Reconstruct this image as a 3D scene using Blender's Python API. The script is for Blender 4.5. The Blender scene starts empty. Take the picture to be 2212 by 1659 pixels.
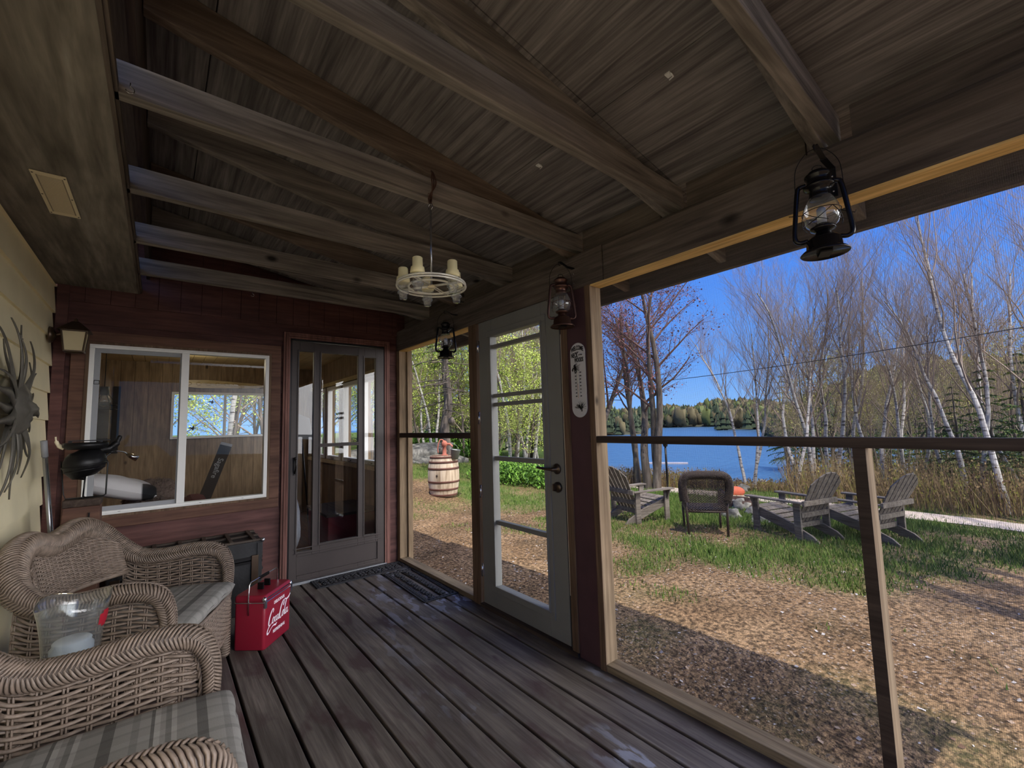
import bpy, math, random
from math import sin, cos, pi, radians, sqrt, atan2, floor
from mathutils import Vector, Matrix, noise
C = bpy.context.collection
S = bpy.context.scene
V = Vector

# ---------------------------------------------------------------- camera
F_PX, YAW, PITCH, ROLL, EYE = 941.47, radians(38.9935), radians(5.2133), radians(-1.6476), 1.2806
fw = V((sin(YAW)*cos(PITCH), cos(YAW)*cos(PITCH), sin(PITCH)))
rt = V((cos(YAW), -sin(YAW), 0)); up = rt.cross(fw)
rt, up = rt*cos(ROLL)+up*sin(ROLL), -rt*sin(ROLL)+up*cos(ROLL)
cam = bpy.data.objects.new('camera', bpy.data.cameras.new('camera')); C.objects.link(cam)
cam.data.sensor_width = 36; cam.data.lens = F_PX/2212*36; cam.data.clip_start = .05; cam.data.clip_end = 2000
cam.matrix_world = Matrix(((rt.x, up.x, -fw.x, 0), (rt.y, up.y, -fw.y, 0), (rt.z, up.z, -fw.z, EYE), (0, 0, 0, 1)))
S.camera = cam
def ray(px, py): return fw + rt*((px-1106)/F_PX) - up*((py-829.5)/F_PX)

# ---------------------------------------------------------------- light
S.view_settings.view_transform = 'Standard'; S.view_settings.look = 'None'
S.view_settings.gamma = 1; S.view_settings.use_curve_mapping = False
S.view_settings.exposure = 1.0
SUN_TO = V((-.27, -.42, 1.0)).normalized()
sun = bpy.data.lights.new('sun', 'SUN'); sun.energy = 2.6; sun.angle = radians(.6); sun.color = (1, .95, .88)
so = bpy.data.objects.new('sun', sun); C.objects.link(so); so.rotation_euler = SUN_TO.to_track_quat('Z', 'Y').to_euler(); so.location = (0, 0, 30)
W = bpy.data.worlds.new('world'); S.world = W; W.use_nodes = True
wn, wl = W.node_tree.nodes, W.node_tree.links; wn.clear()
def wnode(t, **k):
    n = wn.new(t)
    for a, b in k.items(): setattr(n, a, b)
    return n
tc = wnode('ShaderNodeTexCoord'); sep = wnode('ShaderNodeSeparateXYZ'); wl.new(tc.outputs['Generated'], sep.inputs[0])
rmp = wnode('ShaderNodeValToRGB'); wl.new(sep.outputs['Z'], rmp.inputs[0])
e = rmp.color_ramp.elements; e[0].position = 0.0; e[0].color = (.27, .52, .95, 1); e[1].position = .8; e[1].color = (.03, .12, .58, 1)
m_ = e.new(.12); m_.color = (.13, .36, .92, 1); m_ = e.new(.35); m_.color = (.065, .235, .85, 1)
# added unseen cloud bank, right of and behind the camera, to brighten the porch
dt = wnode('ShaderNodeVectorMath', operation='DOT_PRODUCT'); wl.new(tc.outputs['Generated'], dt.inputs[0]); dt.inputs[1].default_value = (.66, -.70, .28)
nz = wnode('ShaderNodeTexNoise'); nz.inputs['Scale'].default_value = 2.2; nz.inputs['Detail'].default_value = 5; wl.new(tc.outputs['Generated'], nz.inputs[0])
ad = wnode('ShaderNodeMath', operation='MULTIPLY_ADD'); wl.new(nz.outputs[0], ad.inputs[0]); ad.inputs[1].default_value = .22; wl.new(dt.outputs['Value'], ad.inputs[2])
mr = wnode('ShaderNodeMapRange', interpolation_type='SMOOTHSTEP'); wl.new(ad.outputs[0], mr.inputs[0]); mr.inputs[1].default_value = .84; mr.inputs[2].default_value = 1.0
mx = wnode('ShaderNodeMix', data_type='RGBA'); wl.new(mr.outputs[0], mx.inputs[0]); wl.new(rmp.outputs[0], mx.inputs[6]); mx.inputs[7].default_value = (7.2, 7.1, 7.2, 1)
bg = wnode('ShaderNodeBackground'); wl.new(mx.outputs[2], bg.inputs[0]); bg.inputs[1].default_value = .62
wo = wnode('ShaderNodeOutputWorld'); wl.new(bg.outputs[0], wo.inputs[0])
S.cycles.max_bounces = 9; S.cycles.diffuse_bounces = 5; S.cycles.use_adaptive_sampling = True; S.cycles.adaptive_threshold = .02; S.cycles.transparent_max_bounces = 24
S.cycles.sample_clamp_indirect = 6

# ---------------------------------------------------------------- materials
def rgb(r, g, b):
    f = lambda c: ((c/255)/12.92 if c/255 < .04045 else ((c/255+.055)/1.055)**2.4)
    return (f(r), f(g), f(b), 1)
def newmat(name, col, rough=.6, metal=0, spec=.3):
    m = bpy.data.materials.new(name); m.use_nodes = True
    b = m.node_tree.nodes['Principled BSDF']; b.inputs['Base Color'].default_value = col
    b.inputs['Roughness'].default_value = rough; b.inputs['Metallic'].default_value = metal
    b.inputs['Specular IOR Level'].default_value = spec
    return m, m.node_tree.nodes, m.node_tree.links, b
def texc(n, l, scale=(1, 1, 1), kind='Object', rot=(0, 0, 0)):
    t = n.new('ShaderNodeTexCoord'); mp = n.new('ShaderNodeMapping'); l.new(t.outputs[kind], mp.inputs[0])
    mp.inputs['Scale'].default_value = scale; mp.inputs['Rotation'].default_value = rot; return mp
def ramp(n, l, src, stops, interp='LINEAR'):
    r = n.new('ShaderNodeValToRGB'); l.new(src, r.inputs[0]); r.color_ramp.interpolation = interp
    el = r.color_ramp.elements
    el[0].position, el[0].color = stops[0]; el[1].position, el[1].color = stops[-1]
    for p, c in stops[1:-1]: q = el.new(p); q.color = c
    return r
def mixc(n, l, fac, a, b, blend='MIX'):
    m = n.new('ShaderNodeMix'); m.data_type = 'RGBA'; m.blend_type = blend
    if isinstance(fac, (int, float)): m.inputs[0].default_value = fac
    else: l.new(fac, m.inputs[0])
    for i, c in ((6, a), (7, b)):
        if isinstance(c, tuple): m.inputs[i].default_value = c
        else: l.new(c, m.inputs[i])
    return m.outputs[2]
def noise_(n, l, mp, sc, det=4, dist=0.0):
    t = n.new('ShaderNodeTexNoise'); t.inputs['Scale'].default_value = sc; t.inputs['Detail'].default_value = det
    t.inputs['Distortion'].default_value = dist
    l.new(mp.outputs[0], t.inputs[0]); return t.outputs[0]
def bump(n, l, b, h, st=.3, dist=.01):
    u = n.new('ShaderNodeBump'); u.inputs['Strength'].default_value = st; u.inputs['Distance'].default_value = dist
    l.new(h, u.inputs['Height']); l.new(u.outputs[0], b.inputs['Normal'])
def wood(name, dark, light, axis='X', rough=.7, knots=0.0, stain=None, fine=1.0, spec=.2, flake=None):
    m, n, l, b = newmat(name, light, rough, 0, spec)
    lo, hi = 1.3, 26*fine
    sc = {'X': (lo, hi, hi), 'Y': (hi, lo, hi), 'Z': (hi, hi, lo)}[axis]
    mp = texc(n, l, sc); a = noise_(n, l, mp, 1.0, 6, .7)
    mp2 = texc(n, l, tuple(c*4 for c in sc)); a2 = noise_(n, l, mp2, 1.0, 3, 0)
    mpb = texc(n, l, (1, 1, 1)); big = noise_(n, l, mpb, 2.3, 5, .5)
    r = ramp(n, l, a, [(.3, dark), (.68, light)])
    col = mixc(n, l, .35, r.outputs[0], ramp(n, l, a2, [(.35, (.35, .35, .35, 1)), (.65, (1.25, 1.25, 1.25, 1))]).outputs[0], 'MULTIPLY')
    col = mixc(n, l, .55, col, ramp(n, l, big, [(.3, (.6, .6, .6, 1)), (.7, (1.2, 1.2, 1.2, 1))]).outputs[0], 'MULTIPLY')
    if stain:
        s2 = ramp(n, l, noise_(n, l, texc(n, l, {'X': (1, 3, 3), 'Y': (3, 1, 3), 'Z': (3, 3, 1)}[axis]), 2.6, 8, .4), [(.55, (0, 0, 0, 1)), (.66, (1, 1, 1, 1))])
        col = mixc(n, l, s2.outputs[0], col, stain)
    if knots:
        vo = n.new('ShaderNodeTexVoronoi'); vo.inputs['Scale'].default_value = knots
        ks = {'X': (.6, 1, 1), 'Y': (1, .6, 1), 'Z': (1, 1, .6)}[axis]
        l.new(texc(n, l, ks).outputs[0], vo.inputs['Vector'])
        k = ramp(n, l, vo.outputs['Distance'], [(.04, (1, 1, 1, 1)), (.11, (0, 0, 0, 1))])
        gate = ramp(n, l, vo.outputs['Color'], [(.36, (0, 0, 0, 1)), (.38, (1, 1, 1, 1))])
        kk = mixc(n, l, 1.0, k.outputs[0], gate.outputs[0], 'MULTIPLY')
        col = mixc(n, l, kk, col, tuple(c*.18 for c in dark[:3])+(1,))
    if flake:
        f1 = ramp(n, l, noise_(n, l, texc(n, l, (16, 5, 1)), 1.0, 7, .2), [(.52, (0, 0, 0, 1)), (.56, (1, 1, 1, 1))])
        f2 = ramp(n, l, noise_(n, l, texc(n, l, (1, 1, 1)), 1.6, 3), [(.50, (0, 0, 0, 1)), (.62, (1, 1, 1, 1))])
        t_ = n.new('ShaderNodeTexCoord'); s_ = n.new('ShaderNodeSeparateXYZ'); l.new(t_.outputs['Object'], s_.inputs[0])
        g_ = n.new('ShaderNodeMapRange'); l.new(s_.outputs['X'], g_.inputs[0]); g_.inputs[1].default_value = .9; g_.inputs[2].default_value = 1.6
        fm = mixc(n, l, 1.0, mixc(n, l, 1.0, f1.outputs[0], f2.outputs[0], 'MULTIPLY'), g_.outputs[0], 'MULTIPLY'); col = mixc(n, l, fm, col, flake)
    l.new(col, b.inputs['Base Color']); bump(n, l, b, a2, .35, .003)
    return m
def plain(name, col, rough=.5, metal=0, spec=.4, var=.0, vs=8, bmp=0, bs=60):
    m, n, l, b = newmat(name, col, rough, metal, spec)
    if var:
        r = ramp(n, l, noise_(n, l, texc(n, l), vs, 5), [(.3, tuple(c*(1-var) for c in col[:3])+(1,)), (.7, tuple(min(1, c*(1+var)) for c in col[:3])+(1,))])
        l.new(r.outputs[0], b.inputs['Base Color'])
    if bmp: bump(n, l, b, noise_(n, l, texc(n, l), bs, 4), bmp, .004)
    return m
def glassy(name, tint=(1, 1, 1, 1), refl=1.0, rough=0.0, haze=0.0):
    m = bpy.data.materials.new(name); m.use_nodes = True; n, l = m.node_tree.nodes, m.node_tree.links; n.clear()
    tr = n.new('ShaderNodeBsdfTransparent'); tr.inputs[0].default_value = tint
    gl = n.new('ShaderNodeBsdfGlossy'); gl.inputs['Roughness'].default_value = rough
    ge = n.new('ShaderNodeNewGeometry'); dp = n.new('ShaderNodeVectorMath'); dp.operation = 'DOT_PRODUCT'
    l.new(ge.outputs['Incoming'], dp.inputs[0]); l.new(ge.outputs['Normal'], dp.inputs[1])
    def mth(op, a, b_=None):
        q = n.new('ShaderNodeMath'); q.operation = op
        for i, c in enumerate((a, b_)):
            if c is None: continue
            if isinstance(c, (int, float)): q.inputs[i].default_value = c
            else: l.new(c, q.inputs[i])
        return q.outputs[0]
    sch = mth('ADD', mth('MULTIPLY', mth('POWER', mth('SUBTRACT', 1.0, mth('ABSOLUTE', dp.outputs['Value'])), 5.0), .90), .040)
    mu = n.new('ShaderNodeMath'); mu.operation = 'MULTIPLY'; mu.use_clamp = True; l.new(sch, mu.inputs[0]); mu.inputs[1].default_value = refl
    mx = n.new('ShaderNodeMixShader'); l.new(mu.outputs[0], mx.inputs[0]); l.new(tr.outputs[0], mx.inputs[1]); l.new(gl.outputs[0], mx.inputs[2])
    out = n.new('ShaderNodeOutputMaterial'); last = mx
    if haze:
        df = n.new('ShaderNodeBsdfDiffuse'); df.inputs[0].default_value = (.8, .8, .8, 1)
        m2 = n.new('ShaderNodeMixShader'); m2.inputs[0].default_value = haze; l.new(mx.outputs[0], m2.inputs[1]); l.new(df.outputs[0], m2.inputs[2]); last = m2
    l.new(last.outputs[0], out.inputs[0]); return m
def screenmat(name='insect_screen', k=1.0):
    m = bpy.data.materials.new(name); m.use_nodes = True; n, l = m.node_tree.nodes, m.node_tree.links; n.clear()
    tr = n.new('ShaderNodeBsdfTransparent'); df = n.new('ShaderNodeBsdfDiffuse'); df.inputs[0].default_value = (.16, .16, .17, 1)
    t = n.new('ShaderNodeTexCoord'); sp = n.new('ShaderNodeSeparateXYZ'); l.new(t.outputs['Object'], sp.inputs[0])
    def lines(sock, per, amp):
        a = n.new('ShaderNodeMath'); a.operation = 'MULTIPLY'; l.new(sock, a.inputs[0]); a.inputs[1].default_value = 2*pi/per
        s = n.new('ShaderNodeMath'); s.operation = 'SINE'; l.new(a.outputs[0], s.inputs[0])
        q = n.new('ShaderNodeMath'); q.operation = 'MULTIPLY_ADD'; l.new(s.outputs[0], q.inputs[0]); q.inputs[1].default_value = amp; q.inputs[2].default_value = amp
        return q.outputs[0]
    s = n.new('ShaderNodeMath'); s.operation = 'ADD'; l.new(lines(sp.outputs['Y'], .0046, .14*k), s.inputs[0]); l.new(lines(sp.outputs['Z'], .0046, .05*k), s.inputs[1])
    mx = n.new('ShaderNodeMixShader'); l.new(s.outputs[0], mx.inputs[0]); l.new(tr.outputs[0], mx.inputs[1]); l.new(df.outputs[0], mx.inputs[2])
    out = n.new('ShaderNodeOutputMaterial'); l.new(mx.outputs[0], out.inputs[0]); return m
M = {}
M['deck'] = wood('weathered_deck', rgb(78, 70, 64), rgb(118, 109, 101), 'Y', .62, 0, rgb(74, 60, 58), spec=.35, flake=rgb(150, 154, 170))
M['deck_red'] = wood('deck_dark_stain', rgb(72, 58, 57), rgb(106, 94, 90), 'Y', .62, 0, rgb(78, 50, 50), spec=.35)
M['ply'] = wood('weathered_plywood', rgb(88, 84, 84), rgb(142, 137, 135), 'Y', .8, 3.4, fine=1.3)
M['soffit'] = wood('soffit_plywood', rgb(100, 95, 86), rgb(152, 146, 136), 'Y', .8, 0, fine=.5)
M['beamX'] = wood('weathered_joist_wood', rgb(94, 89, 85), rgb(150, 143, 136), 'X', .8, 4.0)
M['rafterX'] = wood('brown_rafter_wood', rgb(88, 76, 68), rgb(132, 117, 104), 'X', .8, 3.0)
M['headY'] = wood('header_wood', rgb(76, 68, 63), rgb(112, 102, 94), 'Y', .8, 3.0)
M['newY'] = wood('new_framing_wood', rgb(110, 94, 74), rgb(146, 130, 106), 'Y', .7, 5.0)
M['newZ'] = wood('new_post_wood', rgb(118, 98, 76), rgb(154, 134, 108), 'Z', .7, 5.0)
M['head_bounce_lit'] = wood('bounce_lit_framing_wood', rgb(206, 166, 98), rgb(240, 206, 142), 'Y', .6, 4.0)  # paler, yellower framing wood: warm ground bounce painted into the colour
M['darkZ'] = wood('brown_post_wood', rgb(84, 66, 52), rgb(118, 96, 78), 'Z', .7)
M['railY'] = wood('dark_rail_wood', rgb(52, 42, 38), rgb(78, 66, 58), 'Y', .6)
M['ledger'] = wood('dark_ledger_wood', rgb(52, 42, 38), rgb(80, 68, 60), 'Y', .8)
M['red_siding'] = wood('dark_red_siding', rgb(76, 48, 45), rgb(102, 69, 65), 'X', .6, fine=.5)
M['red_trim'] = wood('red_brown_trim', rgb(106, 72, 64), rgb(134, 96, 88), 'Z', .6, fine=.6)
M['win_trim'] = wood('window_casing_wood', rgb(82, 56, 46), rgb(110, 80, 66), 'X', .6, fine=.6)
M['plum'] = plain('plum_brown_paint', rgb(72, 48, 54), .6, var=.12)
M['storm'] = plain('dark_brown_door_paint', rgb(64, 56, 54), .45, var=.10, vs=4)
M['white_door'] = plain('grey_white_door_paint', rgb(122, 122, 120), .45, var=.03)
M['white_frame'] = plain('white_window_vinyl', rgb(222, 222, 220), .4)
M['sash_grey'] = plain('grey_screen_sash', rgb(140, 142, 146), .5)
M['siding'] = plain('cream_yellow_siding', rgb(246, 234, 196), .5, var=.05, vs=5, bmp=.15, bs=30)
M['glass'] = glassy('window_glass', (.97, .98, .97, 1), .5)
M['storm_glass'] = glassy('storm_door_glass', (.88, .88, .88, 1), 1.5)
M['screen'] = screenmat(); M['screen_fine'] = screenmat('fine_insect_screen', .3)
M['black_metal'] = plain('black_metal', rgb(30, 29, 30), .35, .6)
M['iron'] = plain('cast_iron_black', rgb(22, 22, 24), .4, .3)
M['copper'] = plain('antique_copper', rgb(92, 68, 60), .32, .8)
M['chrome'] = plain('chrome', rgb(215, 215, 218), .12, 1)
M['steel'] = plain('brushed_steel', rgb(170, 172, 176), .25, .9)
M['brass'] = plain('aged_bronze', rgb(92, 78, 66), .3, .8)
M['clear'] = glassy('lantern_glass', (.93, .95, .96, 1), 2.2, .02, .05)
M['candle'] = plain('cream_candle_wax', rgb(228, 216, 168), .5)
M['white_metal'] = plain('pale_metal_rim', rgb(226, 223, 210), .3, .35)
M['rubber'] = plain('black_rubber', rgb(48, 48, 52), .55, bmp=.1)
M['cooler_red'] = plain('red_cooler_paint', rgb(142, 28, 48), .35, 0, .5, var=.06, vs=3)
M['white_paint'] = plain('white_lettering', rgb(245, 238, 242), .5)
M['black_paint'] = plain('black_lettering', rgb(28, 26, 26), .6)
M['sign'] = plain('off_white_enamel_sign', rgb(196, 196, 200), .4, var=.06)
M['trunk'] = plain('black_trunk_canvas', rgb(38, 38, 40), .6, var=.35, vs=10, bmp=.3)
M['trunk_slat'] = wood('trunk_wood_slats', rgb(62, 52, 46), rgb(96, 86, 78), 'X', .6)
M['sun_metal'] = plain('grey_bronze_sculpture', rgb(96, 92, 84), .55, .3, var=.15, vs=20, bmp=.3, bs=40)
M['cream_metal'] = plain('cream_vent_enamel', rgb(232, 220, 186), .5)
M['vent_mesh'] = plain('vent_perforated_mesh', rgb(150, 140, 118), .6)
M['wicker'] = plain('light_brown_wicker', rgb(124, 109, 97), .5, 0, .5, var=.28, vs=45, bmp=.2, bs=200)
M['wicker_dark'] = plain('dark_brown_wicker', rgb(68, 56, 49), .5, 0, .3, var=.25, vs=45)
M['table'] = plain('dark_side_table', rgb(34, 28, 28), .4)
M['red_fabric'] = plain('dark_red_sofa_fabric', rgb(110, 44, 48), .9, var=.12, vs=12)
M['white_fabric'] = plain('white_pillow_fabric', rgb(206, 202, 204), .9, var=.04, vs=9)
M['fluffy'] = plain('taupe_shag_fabric', rgb(112, 96, 88), .95, var=.3, vs=60, bmp=.8, bs=50)
M['fleece'] = plain('white_fleece', rgb(208, 212, 220), .95, var=.08, vs=50, bmp=.9, bs=60)
M['panelZ'] = wood('knotty_pine_panelling', rgb(118, 98, 76), rgb(150, 128, 102), 'Z', .5, 5, fine=.5)
M['panelX'] = wood('pine_ceiling', rgb(190, 168, 122), rgb(220, 200, 152), 'X', .35, 0, spec=.5)
M['roomfloor'] = wood('oak_floor', rgb(104, 66, 40), rgb(144, 98, 62), 'Y', .4)

# plaid for the seat cushions
def plaid():
    m, n, l, b = newmat('grey_plaid_fabric', rgb(160, 160, 152), .85)
    t = n.new('ShaderNodeTexCoord'); sp = n.new('ShaderNodeSeparateXYZ'); l.new(t.outputs['Object'], sp.inputs[0])
    def st(sock, per, off, stops):
        a = n.new('ShaderNodeMath'); a.operation = 'MULTIPLY_ADD'; l.new(sock, a.inputs[0]); a.inputs[1].default_value = 1/per; a.inputs[2].default_value = off
        f = n.new('ShaderNodeMath'); f.operation = 'FRACT'; l.new(a.outputs[0], f.inputs[0])
        return ramp(n, l, f.outputs[0], stops, 'CONSTANT').outputs[0]
    g = lambda v: (v, v, v, 1)
    sx = st(sp.outputs['X'], .215, .2, [(0, g(.86)), (.12, g(.42)), (.24, g(.92)), (.42, g(.74)), (.50, g(.95)), (.62, g(.45)), (.66, g(1.25)), (.72, g(.95)), (.78, g(.62)), (.84, g(1.2)), (.9, g(.84))])
    sy = st(sp.outputs['Y'], .19, .35, [(0, g(.95)), (.2, g(.84)), (.26, g(1.0)), (.5, g(.8)), (.6, g(.96)), (.8, g(.88)), (.86, g(1.05))])
    c = mixc(n, l, 1.0, sx, sy, 'MULTIPLY'); c2 = mixc(n, l, 1.0, c, rgb(142, 139, 134), 'MULTIPLY')
    l.new(c2, b.inputs['Base Color']); bump(n, l, b, noise_(n, l, texc(n, l), 220, 2), .3, .002); return m
M['plaid'] = plaid()

# ---------------------------------------------------------------- mesh helpers
class MB:
    def __init__(s, off=(0, 0, 0)): s.v = []; s.f = []; s.sm = []; s.mi = []; s.off = V(off)
    def add(s, vs, fs, smooth=False, mi=0):
        b = len(s.v); s.v += [tuple(V(p)-s.off) for p in vs]
        s.f += [tuple(b+i for i in f) for f in fs]; s.sm += [smooth]*len(fs); s.mi += [mi]*len(fs); return s
    def box(s, x0, x1, y0, y1, z0, z1, mi=0):
        vs = [(x, y, z) for x in (x0, x1) for y in (y0, y1) for z in (z0, z1)]
        return s.add(vs, [(0, 1, 3, 2), (4, 6, 7, 5), (0, 4, 5, 1), (2, 3, 7, 6), (0, 2, 6, 4), (1, 5, 7, 3)], False, mi)
    def obox(s, o, ax, ay, az, mi=0):            # corner o and three edge vectors
        o, ax, ay, az = V(o), V(ax), V(ay), V(az)
        vs = [o+ax*i+ay*j+az*k for i in (0, 1) for j in (0, 1) for k in (0, 1)]
        fs = [(0, 1, 3, 2), (4, 6, 7, 5), (0, 4, 5, 1), (2, 3, 7, 6), (0, 2, 6, 4), (1, 5, 7, 3)]
        if ax.cross(ay).dot(az) < 0: fs = [tuple(reversed(f)) for f in fs]
        return s.add(vs, fs, False, mi)
    def bar(s, a, b, w, h, upv=(0, 0, 1), mi=0):     # rectangular bar a->b
        a, b = V(a), V(b); d = b-a; u = V(upv); sd = d.cross(u).normalized(); u2 = sd.cross(d).normalized()
        return s.obox(a-sd*w/2-u2*h/2, d, sd*w, u2*h, mi)
    def tube(s, pts, r, n=8, caps=True, closed=False, mi=0, flat=1.0, smooth=True):
        pts = [V(p) for p in pts]; N = len(pts)
        if N < 2: return s
        rs = r if isinstance(r, (list, tuple)) else [r]*N
        vs = []; prev = None
        for i, p in enumerate(pts):
            if closed: t = pts[(i+1) % N]-pts[i-1]
            else: t = pts[min(i+1, N-1)]-pts[max(i-1, 0)]
            if t.length < 1e-9: t = V((0, 0, 1))
            t.normalize()
            if prev is None:
                a = V((0, 0, 1)) if abs(t.z) < .9 else V((1, 0, 0))
                u = a.cross(t).normalized()
            else:
                u = prev-t*prev.dot(t)
                u = u.normalized() if u.length > 1e-6 else prev
            prev = u; w = t.cross(u)
            for k in range(n):
                an = 2*pi*k/n; vs.append(p+u*(cos(an)*rs[i])+w*(sin(an)*rs[i]*flat))
        fs = []
        for i in range(N if closed else N-1):
            j = (i+1) % N
            for k in range(n):
                k2 = (k+1) % n; fs.append((i*n+k, i*n+k2, j*n+k2, j*n+k))
        if caps and not closed:
            fs.append(tuple(reversed(range(n)))); fs.append(tuple((N-1)*n+k for k in range(n)))
        return s.add(vs, fs, smooth, mi)
    def lathe(s, prof, c=(0, 0, 0), n=24, mi=0, smooth=True, ax=None):   # profile (r,z)
        c = V(c); R = Matrix.Identity(3) if ax is None else V(ax).to_track_quat('Z', 'Y').to_matrix()
        vs = []; fs = []
        for r, z in prof:
            for k in range(n):
                a = 2*pi*k/n; vs.append(c+R@V((r*cos(a), r*sin(a), z)))
        for i in range(len(prof)-1):
            for k in range(n):
                k2 = (k+1) % n; fs.append((i*n+k, i*n+k2, (i+1)*n+k2, (i+1)*n+k))
        if prof[0][0] > 1e-5: fs.append(tuple(reversed(range(n))))
        if prof[-1][0] > 1e-5: fs.append(tuple((len(prof)-1)*n+k for k in range(n)))
        return s.add(vs, fs, smooth, mi)
    def ball(s, c, r, n=10, mi=0, sc=(1, 1, 1), jit=0, seed=0):
        c = V(c); vs = []; fs = []; m = max(4, n//2)
        for i in range(m+1):
            t = pi*i/m
            for k in range(n):
                a = 2*pi*k/n; d = V((sin(t)*cos(a), sin(t)*sin(a), cos(t)))
                q = 1+(jit*noise.noise(d*1.7+V((seed*3.1, seed*1.7, 0))) if jit else 0)
                vs.append(c+V((d.x*r*sc[0]*q, d.y*r*sc[1]*q, d.z*r*sc[2]*q)))
        for i in range(m):
            for k in range(n): fs.append((i*n+k, (i+1)*n+k, (i+1)*n+(k+1) % n, i*n+(k+1) % n))
        return s.add(vs, fs, True, mi)
    def prism(s, poly, ext, mi=0, smooth=False):    # planar polygon (3D points) extruded by vector
        P = [V(p) for p in poly]; e_ = V(ext); n = len(P)
        nrm = sum(((P[i]-P[0]).cross(P[(i+1) % n]-P[0]) for i in range(n)), V((0, 0, 0)))
        if nrm.dot(e_) < 0: P.reverse()
        vs = P+[p+e_ for p in P]
        s.add(vs, [tuple(reversed(range(n))), tuple(range(n, 2*n))], False, mi)
        b = len(s.v)-2*n
        for i in range(n):
            j = (i+1) % n; s.f.append((b+i, b+j, b+n+j, b+n+i)); s.sm.append(smooth); s.mi.append(mi)
        return s
    def quad(s, a, b, c, d, mi=0): return s.add([a, b, c, d], [(0, 1, 2, 3)], False, mi)
    def mesh(s, name, mats):
        me = bpy.data.meshes.new(name); me.from_pydata(s.v, [], s.f)
        me.polygons.foreach_set('use_smooth', s.sm); me.polygons.foreach_set('material_index', s.mi)
        for m in (mats if isinstance(mats, (list, tuple)) else [mats]): me.materials.append(m)
        me.update(); return me
    def build(s, name, mats, parent=None, bev=0, loc=None):
        o = bpy.data.objects.new(name, s.mesh(name, mats)); C.objects.link(o)
        if parent is not None: o.parent = parent
        elif any(s.off): o.location = s.off
        if loc is not None: o.location = loc
        if bev:
            md = o.modifiers.new('bevel', 'BEVEL'); md.width = bev; md.segments = 2; md.limit_method = 'ANGLE'; md.angle_limit = radians(40)
        return o
def tag(o, label=None, cat=None, group=None, kind=None):
    if label: o['label'] = label
    if cat: o['category'] = cat
    if group: o['group'] = group
    if kind: o['kind'] = kind
    return o
def empty(name, loc=(0, 0, 0), rz=0, label=None, cat=None, group=None, kind=None):
    o = bpy.data.objects.new(name, None); C.objects.link(o); o.location = loc; o.rotation_euler = (0, 0, rz); o.empty_display_size = .1
    return tag(o, label, cat, group, kind)
def kids(o): return [c for c in bpy.data.objects if c.parent == o]
def copy_tree(o, loc=None, rz=None, label=None, scale=None):
    allo = list(C.objects)
    def rec(q, par):
        c = q.copy(); C.objects.link(c)
        if par: c.parent = par
        for ch in allo:
            if ch.parent == q: rec(ch, c)
        return c
    r = rec(o, None)
    if loc is not None: r.location = loc
    if rz is not None: r.rotation_euler = (0, 0, rz)
    if scale: r.scale = scale if isinstance(scale, tuple) else (scale,)*3
    if label: r['label'] = label
    return r
def text_mesh(body, size, width=None, bold=0.0, ext=.0008):
    cu = bpy.data.curves.new('t', 'FONT'); cu.body = body; cu.size = size; cu.align_x = 'CENTER'; cu.align_y = 'CENTER'
    cu.extrude = ext; cu.offset = bold; cu.resolution_u = 3
    o = bpy.data.objects.new('t', cu); C.objects.link(o); dg = bpy.context.evaluated_depsgraph_get()
    me = bpy.data.meshes.new_from_object(o.evaluated_get(dg)); bpy.data.objects.remove(o)
    if width:
        xs = [v.co.x for v in me.vertices]; k = width/max(1e-6, max(xs)-min(xs))
        for v in me.vertices: v.co.x *= k
    return me
def add_text(mb, body, size, origin, xd, yd, width=None, bold=0.0, warp=None):
    me = text_mesh(body, size, width, bold); xd, yd = V(xd).normalized(), V(yd).normalized(); nd = xd.cross(yd); o = V(origin)
    vs = []
    for v in me.vertices:
        x, y, z = v.co
        if warp: x, y = warp(x, y)
        vs.append(o+xd*x+yd*y+nd*z)
    mb.add(vs, [tuple(p.vertices) for p in me.polygons]); bpy.data.meshes.remove(me)
def catmull(P, k=8, closed=False):
    P = [V(p) for p in P]; n = len(P); out = []
    for i in range(n if closed else n-1):
        if closed: a, b, c, d = P[i-1], P[i], P[(i+1) % n], P[(i+2) % n]
        else: a, b, c, d = P[max(i-1, 0)], P[i], P[i+1], P[min(i+2, n-1)]
        for j in range(k):
            t = j/k; out.append(.5*((2*b)+(c-a)*t+(2*a-5*b+4*c-d)*t*t+(3*b-a-3*c+d)*t**3))
    if not closed: out.append(P[-1])
    return out
def resample(P, step):
    L = [0]
    for i in range(1, len(P)): L.append(L[-1]+(P[i]-P[i-1]).length)
    n = max(2, int(L[-1]/step)); out = []; j = 0
    for k in range(n+1):
        t = L[-1]*k/n
        while j < len(L)-2 and L[j+1] < t: j += 1
        f = (t-L[j])/max(1e-9, L[j+1]-L[j]); out.append(P[j].lerp(P[j+1], min(1, max(0, f))))
    return out

# ================================================================ THE PORCH
YE, XR, XO = 4.084, 1.83, 1.92
YN = -.65                       # near end of the porch roof, behind the camera
zroof = lambda x: 2.765-.186*x
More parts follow.
